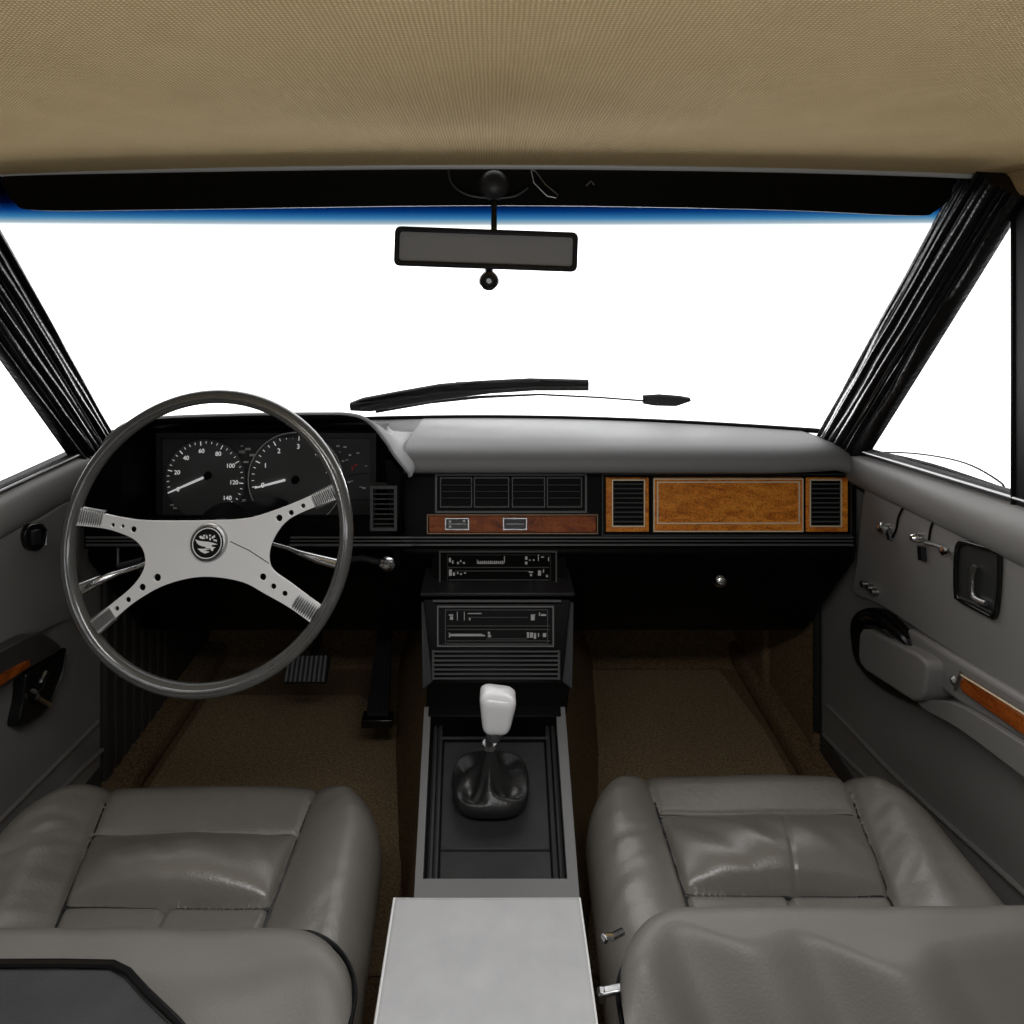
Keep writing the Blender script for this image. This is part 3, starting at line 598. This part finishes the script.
f = MB(); f.tube([tp(.12,.992,-.014), tp(.88,.992,-.014)], .002); f.tube([tp(.05,1.016,-.004), tp(.95,1.016,-.004)], .003); obj('tray_bar', f, BLACK2, CO)
f = MB(); f.bb(-.084, .14, .28, .074, .625, .395); obj('bin', f, CONS, CO, bevel=.004)
f = MB(); f.prism([Vector(p) for p in ((-.089,.64,.396),(.080,.64,.396),(.080,.13,.396),(-.089,.13,.396))], (0,0,.033)); obj('lid', f, LID, CO, bevel=.005, seg=4, label='pale grey padded lid')
f = MB(); f.tube([(-.0875,.13,.4275),(-.0875,.638,.4275),(.0785,.638,.4275),(.0785,.13,.4275)], .0013, 6); obj('lid_seam', f, LIP, CO)
f = MB(); f.lathe([(0,0),(.003,0),(.003,.004),(0,.004)], (-.083,.642,.418), (0,1,0), 10); obj('lid_hinge', f, BLACK, CO)
# ------------------------------------------------------------------ gear lever
bc = Vector((-.002, .913, zt(.913)-.014))
GL = thing('gear_lever', bc, 'gear lever with a white block knob and wrinkled black boot', 'gear lever')
rings = []; top = Vector((-.002, .895, bc.z+.062))
for k in range(42):
    t = k/41; q_ = min(1, t/.2); w_ = max(0, (t-.2)/.8); s = (1+.05*math.sin(math.pi*q_)) if t <= .2 else 1-.88*w_; ring = []
    for a in range(96):
        th = 2*math.pi*a/96; c_, s_ = math.cos(th), math.sin(th); n = 3.0; q = (abs(c_)**n+abs(s_)**n)**(-1/n)
        fold = math.sin(math.pi*min(1,w_*1.05))*(.008*math.sin(4*th+2.2*w_+.6)+.007*noise.noise(Vector((c_*2.4, s_*2.4, w_*2+3))))
        h = .016*q_+(.004*math.sin(math.pi*w_))+(top.z-bc.z-.012)*max(0,(w_-.35)/.65)**2.2+fold
        rr_ = .047*q*s*(1+.05*noise.noise(Vector((c_*2, s_*2, 9)))*q_)
        ring.append(Vector((bc.x+(top.x-bc.x)*w_+rr_*c_, bc.y+(top.y-bc.y)*w_+rr_*s_*1.03, bc.z+h)))
    rings.append(ring)
f = MB(); f.loft(rings); obj('boot', f, BOOT, GL, angle=80)
kc = P(497.5, 709, .872)
f = MB(); f.tube([top+Vector((0,.004,-.03)), top+Vector((-.002,0,.0)), top.lerp(kc,.5)+Vector((-.004,0,0)), kc+Vector((-.004,0,-.015))], [.0055,.005,.0062,.0065], 14); f.tube([top+Vector((-.001,0,.004)), top+Vector((-.001,0,.010))], .009, 14); obj('shaft', f, RIB, GL)
f = MB(); f.tube([kc+Vector((-.005,.001,-.036)), kc+Vector((-.003,0,-.022))], [.009,.013], 16); obj('knob_collar', f, CHROME, GL)
rings = []
for k in range(25):
    t = (1-math.cos(math.pi*k/24))/2; h = -.028+.052*t; e = max(.02, 1-abs(2*t-1)**7)**.5
    wx = (.0155+.0085*t)*e; wy = (.014+.006*t)*e
    rings.append([kc+Vector((wx*c[0]+.003*t-.002, wy*c[1], h-.003*c[0]*t*e)) for c in rr(-1,-1,1,1,.5,6)])
f = MB(); f.loft(rings); obj('knob', f, KNOBW, GL, label='white block shaped knob', angle=60)
# ------------------------------------------------------------------ seats
def contour(xl, xr, yb_, yf, rcf, rcb, d, tf=0):
    out = []; xl += d; xr -= d; yb_ += d; yf -= d; rf = max(rcf-d, .004); rb = max(rcb-d, .004)
    cs = [((xr-tf-rf, yf-rf), 0, rf), ((xl+tf+rf, yf-rf), 90, rf), ((xl+rb, yb_+rb), 180, rb), ((xr-rb, yb_+rb), 270, rb)]
    P_ = []
    for (cx, cy), a, r in cs:
        P_.append([Vector((cx+r*math.cos(R(a+90*k/24)), cy+r*math.sin(R(a+90*k/24)), 0)) for k in range(25)])
    for i in range(4):
        out += P_[i]; A, B = P_[i][-1], P_[(i+1)%4][0]; m = 60
        out += [A.lerp(B, k/m) for k in range(1, m)]
    return out
def cushion(xl, xr, yb_, yf, ztop, zbot, rcf, rcb, re, h, M=100, tf=0, bulge=.01):
    rings = []
    def crown(p, z): return Vector((p.x, p.y, z+h(p.x, p.y)))
    for k in range(7):
        t = k/6; c = contour(xl, xr, yb_, yf, rcf, rcb, .02-bulge*math.sin(math.pi*t*.5)-.01*t, tf); rings.append([Vector((p.x, p.y, zbot+(ztop-re-zbot)*t)) for p in c])
    for k in range(1, 11):
        a = math.pi/2*k/10; c = contour(xl, xr, yb_, yf, rcf, rcb, re*(1-math.cos(a)), tf)
        rings.append([Vector((p.x, p.y, ztop-re+re*math.sin(a)+h(p.x,p.y)*math.sin(a))) for p in c])
    c = contour(xl, xr, yb_, yf, rcf, rcb, re, tf); C = Vector(((xl+xr)/2, (yb_+yf)/2, 0))
    for k in range(1, M):
        s = 1-k/M; rings.append([crown(C+(p-C)*s, ztop) for p in c])
    f = MB(); f.loft(rings); return f
def seat(xl, xr, seamL, seamR, cross, lab, side, seed):
    xc = (xl+xr)/2; T = thing('car_seat', (xc, .7, 0.0), lab, 'seat'); yf, yb_, ztop = (.990 if side > 0 else .970), .50, .298
    def sx(sm_, y): return sm_[0]+(sm_[1]-sm_[0])*(.95-y)/(.95-.77)
    def gr(d, w, dep): return -dep*math.exp(-(d/w)**2)
    y1, y2 = cross
    def h(x, y):
        L, Rr = sx(seamL, y), sx(seamR, y); z = 0
        inside = L < x < Rr; dL, dR = x-L, Rr-x
        if inside:
            u = (x-L)/(Rr-L); a = math.sqrt(max(0, math.sin(math.pi*u)))
            if y > y1: v = min(1, (y-y1)/.07); z += .008*a*math.sin(math.pi/2*v)
            elif y > y2:
                v = (y-y2)/(y1-y2); z += .032*a*(max(0, math.sin(math.pi*(v**.62))))**.8
                n_ = noise.noise(Vector((x*28+(y-y2)*20+seed, (y)*7, seed))); z += .0045*n_*math.sin(math.pi*v)
                z += gr(x-(L+Rr)/2-.01-(y-y2)*.15, .003, .0022)*(1 if seed > 5 else .0)
            else:
                v = min(1, (y2-y)/.06); z += .010*a*math.sin(math.pi/2*v)+gr(x-(L+Rr)/2, .004, .005)
        else:
            d = -dL if dL < 0 else -dR; z += .024*math.sin(math.pi/2*min(1, d/.06))-.10*max(0,d-.055)**1.5
            n_ = noise.noise(Vector(((x+y*.6)*20, (y-x*.6)*55+seed*3, seed))); k = noise.noise(Vector((x*6, y*9, seed+4)))
            z += .0048*n_*max(0, k+.3)*min(1, d/.03)
        z += gr(dL, .0035, .006)+gr(dR, .0035, .006)
        if inside: z += gr(y-y1, .0035, .005)+gr(y-y2, .004, .006)
        z += .004*noise.noise(Vector((x*8, y*8, seed)))
        return z-.02*max(0, (y-.90)/.07)**2*0
    cu = obj('cushion', cushion(xl, xr, yb_, yf, ztop, .13, .11, .05, .042, h, 110, tf=.012), LEATHER, T, angle=80)
    def sline(p0, p1, nm='seam'):
        f = MB(); pts = []
        for k in range(31):
            p = Vector(p0).lerp(Vector(p1), k/30); edge = 0
            pts.append(Vector((p.x, p.y, ztop+h(p.x, p.y)+.0010)))
        f.tube(pts, .0019, 6); obj(nm, f, BOOT if nm == 'seam' else LEATHER, cu)
    for s_ in (seamL, seamR): sline((sx(s_, .925), .925, 0), (sx(s_, .66), .66, 0))
    sline((sx(seamL, y1), y1, 0), (sx(seamR, y1), y1, 0)); sline((sx(seamL, y2), y2, 0), (sx(seamR, y2), y2, 0))
    f = MB(); k_ = 0
    n_ = 46
    for k in range(n_):
        u0 = (k+.15)/n_; u1 = (k+.75)/n_; a = [Vector((sx(seamL,y1)*(1-u)+sx(seamR,y1)*u, y1+.0055, 0)) for u in (u0, u1)]
        f.tube([Vector((p.x, p.y, ztop+h(p.x, p.y)+.0005)) for p in a], .0008, 5)
    obj('stitching', f, STITCH, cu)
    f = MB(); f.bb(xl+.04, .48, .012, xr-.04, .90, .14); obj('seat_base', f, BLACK, T, bevel=.01)
    for x in (xl+.09, xr-.09): obj('seat_rail', MB().bb(x-.015, .45, .0125, x+.015, .95, .03), RUBBER, T)
    # backrest leaning low behind the cushion
    def hb(x, y):
        if side > 0: K = [(.10,.575),(.155,.600),(.205,.583),(.25,.592),(.30,.562),(.36,.582),(.443,.590),(.62,.585)]; sl, w0 = 1.2, .014
        else: K = [(-.63,.585),(-.40,.580),(-.24,.575),(-.14,.590),(-.10,.59)]; sl, w0 = .75, .03
        yc = K[-1][1] if x > K[-1][0] else K[0][1]
        x0_ = x; x = x+(y-.59)*.6 if side > 0 else x
        for (xa, ya), (xb_, yb2) in zip(K, K[1:]):
            if xa <= x <= xb_: u = (x-xa)/(xb_-xa); u = u*u*(3-2*u); yc = ya+(yb2-ya)*u
        x = x0_; d = yc-y; dr = 0 if d < 0 else (d*d/(2*w0) if d < w0 else d-w0/2)
        z = -min(.12, dr*sl)+.003*noise.noise(Vector((x*14, y*16, 2)))
        return z
    bx0, bx1 = (xl-.004, xr+.03) if side > 0 else (xl-.01, xr+.012)
    bk = obj('backrest', cushion(bx0, bx1, .30, .628, .447 if side > 0 else .428, .285, .07, .06, .030, hb, 60, bulge=.004), BACKCL, T, angle=80)
    c = contour(bx0-.001, bx1+.001, .30, .622, .05, .06, .002); f = MB()
    cc = [p for p in c if p.y > .50 and (p.x < bx0+.06 if side > 0 else p.x > bx1-.06)]
    if side < 0: cc = cc
    f.tube([Vector((p.x, p.y, .402+.012*min(1,(abs(p.x-(bx0 if side>0 else bx1))/.05)))) for p in sorted(cc, key=lambda p: (p.y if abs(p.x-(bx0 if side>0 else bx1)) < .003 else 1+abs(p.x-(bx0 if side>0 else bx1))))], .0022, 8)
    obj('piping', f, BLACK, bk, label='black piping')
    return T, bk
T1, B1 = seat(.105, .576, (.211,.214), (.475,.436), (.902,.790), 'grey leather passenger seat beside the right door', 1, 7)
f = MB(); f.tube([P(602,936,.60), P(612,937,.60), P(622,932,.61)], [.002,.003,.003]); f.tube([P(603,936,.60), P(606,942,.595)], .002)
obj('recliner_hinge', f, CHROME, T1, label='small chrome hinge')
f = MB(); f.box(P(613,990,.575), (.026,.007,.004), Matrix.Rotation(R(-12), 3, 'Y')); f.box(P(602,995,.575), (.006,.006,.010)); obj('recliner_lever', f, RIB, T1, bevel=.0015, label='chrome recliner lever')
T2, B2 = seat(-.622, -.122, (-.508,-.465), (-.234,-.241), (.872,.775), 'grey leather driver seat facing the steering wheel', -1, 3)
# dark piped panel lying over the driver's backrest
pp = [P(-150,967,.574), P(60,966,.574), P(112,967,.574), P(128,975,.566), P(146,995,.547), P(176,1024,.522), P(250,1110,.462), P(-230,1110,.462)]
f = MB(); f.prism(pp, (0,-.008,-.02)); bp_ = obj('back_board', f, TRAYM, T2, bevel=.004, seg=3, label='dark back board with black piping')
f = MB(); f.tube([p+Vector((0,.001,.001)) for p in pp[:-1]], .003); obj('board_piping', f, GLOSS, bp_)
# ------------------------------------------------------------------ steering wheel
WC = Vector((-.3795, .95, ZC-.3705)); tilt = R(12)
MW = Matrix.Translation(WC)@Matrix.Rotation(R(90)-tilt, 4, 'X')   # wheel plane: local x right, local y up, local z to the driver
MWi = MW.inverted(); camp = Vector((0,0,ZC))
def W(px, py, h=0):                                   # wheel-plane coordinates seen at (px, py), h towards the driver
    o = MWi@camp; d = (MWi.to_3x3()@(P(px, py, 1)-camp)); t = (h-o.z)/d.z; q = o+d*t; return Vector((q.x, q.y, 0))
SW = thing('steering_wheel', WC, 'thin rimmed steering wheel with polished four spoke drilled metal plate', 'steering wheel')
RR, rr0 = .1852, .0094
f = MB(); f.tube([MW@Vector((RR*math.cos(R(a*3.75)), RR*math.sin(R(a*3.75)), 0)) for a in range(96)], rr0, 16, loop=True); rim = obj('rim', f, RIM, SW, weld=True)
f = MB(); f.tube([MW@Vector((RR*.992*math.cos(R(a*3.75)), RR*.992*math.sin(R(a*3.75)), rr0*.93)) for a in range(96)], .0022, 8, loop=True); obj('rim_inlay', f, RIB, rim)
Z2 = lambda a, b: (60+a/3.2, 380+b/3.2)
segs = [[(46,405),(150,430),(250,448),(350,451),(480,450),(600,443),(700,413),(800,372),(884,330)],
        [(892,378),(815,405),(740,440),(700,480),(675,530),(670,575),(685,610),(740,650),(800,695),(856,735)],
        [(825,790),(740,728),(660,682),(590,645),(500,628),(420,631),(330,657),(250,702),(190,750),(128,806)],
        [(98,775),(170,715),(230,665),(265,620),(277,580),(269,540),(242,509),(195,487),(140,472),(44,462)]]
out = []
for sg in segs: out += [W(*Z2(p.x, p.y)) for p in bez([(a, b, 0) for a, b in sg], 6)]
out = [(p.x, p.y) for p in out]; holes = []
for a, b, r in ((172,463,8),(203,467,7.5),(238,477,11),(703,441,12),(741,424,10),(779,402,9),(651,629,12),(685,659,10),(721,682,10),(314,631,13),(266,662,12),(221,702,10),(185,730,9)):
    c = W(*Z2(a, b)); q = r/3.2/F_PX*.95; holes.append([(c.x+q*math.cos(R(k*18)), c.y+q*math.sin(R(k*18))) for k in range(20)])
f = MB(); plate_mb(f, out, holes, .003, MW@Matrix.Translation((0,0,.001))); pl = obj('spoke_plate', f, ALU, SW, weld=True, angle=12, label='polished drilled metal plate')
for a, b in (((48,432),(140,445)), ((887,352),(812,390)), ((838,762),(752,705)), ((112,790),(172,742))):
    A, B = W(*Z2(*a)), W(*Z2(*b)); d = (B-A); L = d.length; d.normalize(); nrm = Vector((-d.y, d.x, 0)); f = MB(); n = 13
    wd = .0115
    prof = []
    for k in range(n*4+1):
        u = k/(n*4); hgt = .0032+.0009*math.sin(u*n*2*math.pi); c = A+d*L*u; prof.append([MW@(c+nrm*wd*(1-.1*u)+Vector((0,0,-.004))), MW@(c+nrm*wd*(1-.1*u)+Vector((0,0,hgt-.001))), MW@(c+nrm*wd*.5+Vector((0,0,hgt+.0006))), MW@(c-nrm*wd*.5+Vector((0,0,hgt+.0006))), MW@(c-nrm*wd*(1-.1*u)+Vector((0,0,hgt-.001))), MW@(c-nrm*wd*(1-.1*u)+Vector((0,0,-.004)))])
    f.loft(prof); obj('spoke_end', f, RIB, SW, label='ribbed darker metal spoke end')
hc = W(207.5, 543, .01); hz = (MW.to_3x3()@Vector((0,0,1)))
f = MB(); f.lathe([(0,-.002),(.0245,-.002),(.0245,.005),(.0232,.009),(.021,.010)], MW@Vector((hc.x, hc.y, 0)), hz, 48); hb_ = obj('hub_cap', f, RIB, SW)
f = MB(); f.lathe([(0,.008),(.021,.008),(.0205,.0115),(.0,.012)], MW@Vector((hc.x, hc.y, 0)), hz, 48); obj('hub_badge', f, GLOSS, hb_, label='black round badge')
# emblem: white ring and an abstract winged shape
f = MB(); f.tube([MW@Vector((hc.x+.0188*math.cos(R(k*9)), hc.y+.0188*math.sin(R(k*9)), .0118)) for k in range(40)], .0007, 6, loop=True)
for pts in ([(272,455),(330,480),(400,488),(480,495),(560,508),(650,535),(600,545),(562,542),(550,570),(625,585),(590,600),(582,640),(550,635),(540,602),(430,600),(470,575),(400,568),(340,545),(300,510)], [(320,603),(400,606),(540,616),(430,635),(530,655),(450,682),(380,652)],
            [(330,410),(360,400),(440,440),(400,455),(350,440)], [(395,390),(430,380),(430,410),(400,415)], [(450,380),(480,420),(470,450),(445,430)], [(500,380),(530,385),(520,410),(500,405)], [(505,430),(535,440),(530,475),(505,465)], [(540,420),(590,385),(605,420),(560,450)], [(570,460),(625,460),(640,495),(580,480)]):
    f.prism([MW@Vector((hc.x+(a-468)*.0000783, hc.y+(520-b)*.0000783, .0122)) for a, b in pts], hz*.0005)
obj('emblem', f, WHITE, hb_, label='white winged emblem', smooth=False)
f = MB(); f.tube([MW@Vector((*W(231,541).xy, .003)), MW@Vector((*W(250,550).xy, .0032)), MW@Vector((*W(270,563).xy, .003))], .0006, 6); obj('scratch', f, BLACK2, pl)
# column and stalks
SC = thing('steering_column', (-.38, 1.2, .50), 'black steering column with two chrome stalks behind the wheel', 'steering column')
f = MB(); f.tube([MW@Vector((0,-.004,-.006)), MW@Vector((0,-.004,-.05)), MW@Vector((0,-.004,-.06)), Vector((-.38,1.12,.565)), Vector((-.38,1.21,.54))], [.022,.022,.042,.052,.055], 24); obj('shroud', f, BLACK, SC)
f = MB(); f.tube([Vector((-.40,1.03,.60)), P(137,567,1.02), P(118,573,1.0), P(100,580,.99), P(80,590,.985)], [.003,.0032,.0035,.006,.010], 14); s = obj('stalk', f, CHROME, SC, label='left chrome stalk')
f = MB(); f.tube([P(118,548,1.04), P(118,566,1.03)], .002); f.tube([P(118,566,1.03), P(142,560,1.03), P(142,572,1.03)], .004); obj('stalk_bracket', f, BLACK2, s)
f = MB(); f.tube([Vector((-.36,1.03,.60)), P(288,548,1.02), P(300,553,1.0), P(318,559,.99), P(337,564,.985)], [.003,.003,.004,.006,.007], 14); obj('stalk', f, CHROME, SC, label='right chrome stalk')
# ------------------------------------------------------------------ pedals
BP = thing('brake_pedal', P(307,668,1.42), 'small ribbed brake pedal under the dashboard', 'pedal')
M3 = Matrix.Rotation(R(-35), 3, 'X'); c = P(307,669,1.40)
f = MB(); f.box(c, (.084,.014,.05), M3); obj('pad', f, RUBBER, BP, bevel=.004)
f = MB()
for k in range(9): f.box(c+M3@Vector((-.036+.009*k,-.008,0)), (.004,.004,.044), M3)
obj('tread', f, mat('pedal_grey', (.10,.10,.105), .45), BP)
f = MB(); f.tube([c+Vector((.01,.01,.0)), c+Vector((.01,.12,.12)), c+Vector((.01,.16,.3))], .008); obj('arm', f, BLACK, BP)
AP = thing('accelerator_pedal', PZ(374,716,.02), 'long ribbed accelerator pedal hinged at the floor', 'pedal')
a0 = P(366,716,1.37); a1 = P(389,716,1.37); b1 = P(392,622,1.56); b0 = P(378,622,1.56)
f = MB(); f.prism([a0, a1, b1, b0], (0,.012,-.006)); obj('pad', f, RUBBER, AP, bevel=.003)
f = MB()
for k in range(5):
    u = (k+.5)/5; f.tube([a0.lerp(a1,u).lerp(b0.lerp(b1,u),.05)+Vector((0,-.001,.001)), a0.lerp(a1,u).lerp(b0.lerp(b1,u),.97)+Vector((0,-.001,.001))], .0022, 6)
obj('tread', f, BLACK2, AP)
f = MB(); f.box((a0+a1)/2+Vector((0,.005,-.01)), (.06,.03,.016)); obj('hinge', f, GLOSS, AP, bevel=.002)
f = MB(); f.tube([(b0+b1)/2+Vector((0,.01,0)), (b0+b1)/2+Vector((0,.1,.1))], .006); obj('arm', f, BLACK, AP)
# ------------------------------------------------------------------ mirror
YM = .86
RM = thing('rearview_mirror', P(492,180,YM+.02), 'wide black framed mirror hanging from the header with a round knob', 'mirror')
rot = Matrix.Rotation(R(2), 3, 'Y'); mc = P(486,249,YM)
def mp(px, py, o=0):
    q = P(px, py, YM-o)-mc; return mc+rot@q
ol = rr(394,229,578,269,6,4); il = rr(399,234.5,573,263.5,3,4)
f = MB(); f.frame([mp(a,b,.012) for a,b in ol], [mp(a,b,.012) for a,b in il], (0,.012,0)); f.prism([mp(a,b,0) for a,b in ol], (0,.016,0)); ms = obj('shell', f, GLOSS, RM, bevel=.002)
f = MB(); f.prism([mp(a,b,.007) for a,b in il], (0,.005,0)); obj('mirror_glass', f, MIRROR, RM, smooth=False, label='dim grey mirror glass')
f = MB(); f.tube([P(494,232,YM+.02), P(494,212,YM+.025), P(494,196,YM+.04)], [.004,.0035,.005], 12); obj('stem', f, GLOSS, RM)
f = MB(); f.tube([bb for bb in bez([P(448,168,.893), P(452,184,.893), P(468,195,.893), P(494,198,.893), P(515,196,.893), P(528,188,.893)], 5)], .0014, 6); f.lathe([(0,0),(.020,0),(.016,.012),(.008,.018),(0,.018)], P(494,186,.90), (0,-1,-.2), 24); obj('mount', f, BLACK2, RM)
f = MB(); f.lathe([(0,0),(.0115,0),(.0125,.004),(.011,.010),(.007,.012),(.006,.009),(0,.009)], P(489,281,YM-.002), (0,-1,0), 28); f.tube([P(489,268,YM), P(489,276,YM)], .005); kb = obj('knob', f, GLOSS, RM)
f = MB(); f.lathe([(0,0),(.003,0),(.003,.003),(0,.003)], P(489,281,YM-.011), (0,-1,0), 14); obj('knob_pin', f, RIB, kb)
f = MB(); f.tube([P(a,b,.895) for a,b in ((531,170),(534,183),(547,196),(556,198),(558,195),(545,184),(536,172),(528,167))], .0007, 6)
tag(obj('reflection_loop', f, RIB), 'thin bright loop shaped as reflection lines on the header right of the mirror', 'clip')  # wire loop shaped as the reflection lines of a translucent tag
f = MB(); f.tube([P(586,186,.895), P(591,181,.895), P(594,185,.895)], .0010, 6); tag(obj('header_speck', f, RIB), 'tiny bright screw on the header right of the reflection loop', 'speck')  # short bent line, a bright speck on the header
# ------------------------------------------------------------------ wipers outside the glass
def yg(py, px):                                       # depth of the windscreen at a pixel
    lo, hi = .9, 1.7
    for _ in range(40):
        Y = (lo+hi)/2; p = P(px, py, Y); y0 = yb(p.x); z0 = zb(p.x); t = (y0-Y)/(y0-.92); zg = z0+t*(1.12-z0)
        if p.z > zg: hi = Y                           # the ray has crossed the glass
        else: lo = Y
    return lo
def GP(px, py, o=.02): return P(px, py, yg(py, px)+o)
def band(top, bot, o=.016, th=.010):
    pts = [(a, b) for a, b in top]+[(a, b) for a, b in bot[::-1]]
    f = MB(); n = len(top); rings = [[GP(*t, o), GP(*b, o), GP(*b, o)+Vector((0,th,.004)), GP(*t, o)+Vector((0,th,.004))] for t, b in zip(top, bot)]
    f.loft(rings); return f
W1 = thing('windscreen_wiper', GP(360,412), 'thick black wiper blade lying low across the windscreen', 'wiper', 'windscreen wipers')
f = band([(349,405),(362,400),(400,393),(440,386),(480,383),(530,380.5),(589,382)], [(350,411),(370,412),(410,405),(450,399),(490,394),(535,391),(589,391)]); obj('blade', f, RUBBER, W1, bevel=.002)
f = MB(); f.tube([GP(a,b,.012) for a,b in ((360,408),(400,399),(440,392),(480,390),(530,387),(588,386.5))], .0022, 6); f.tube([GP(a,b,.012) for a,b in ((456,382.5),(490,382.5),(540,381))], .0014, 6); f.tube([GP(a,b,.012) for a,b in ((352,404),(372,402),(410,396))], .002, 6); obj('arm', f, LINE, W1)
W2 = thing('windscreen_wiper', GP(400,412), 'thin wiper arm ending in a short black blade at the right', 'wiper', 'windscreen wipers')
del W1['group'], W2['group']
f = MB(); f.tube([GP(a,b,.050) for a,b in ((376,411),(430,402),(480,397),(540,394.5),(600,397.5),(646,401))], [.005,.004,.0035,.0022,.002,.002], 8); obj('arm', f, RUBBER, W2)
f = band([(643,397.5),(660,396.5),(680,398),(691,400)], [(643,404),(655,406),(676,406.5),(691,401.5)], .050, .008); obj('blade', f, RUBBER, W2, bevel=.001)
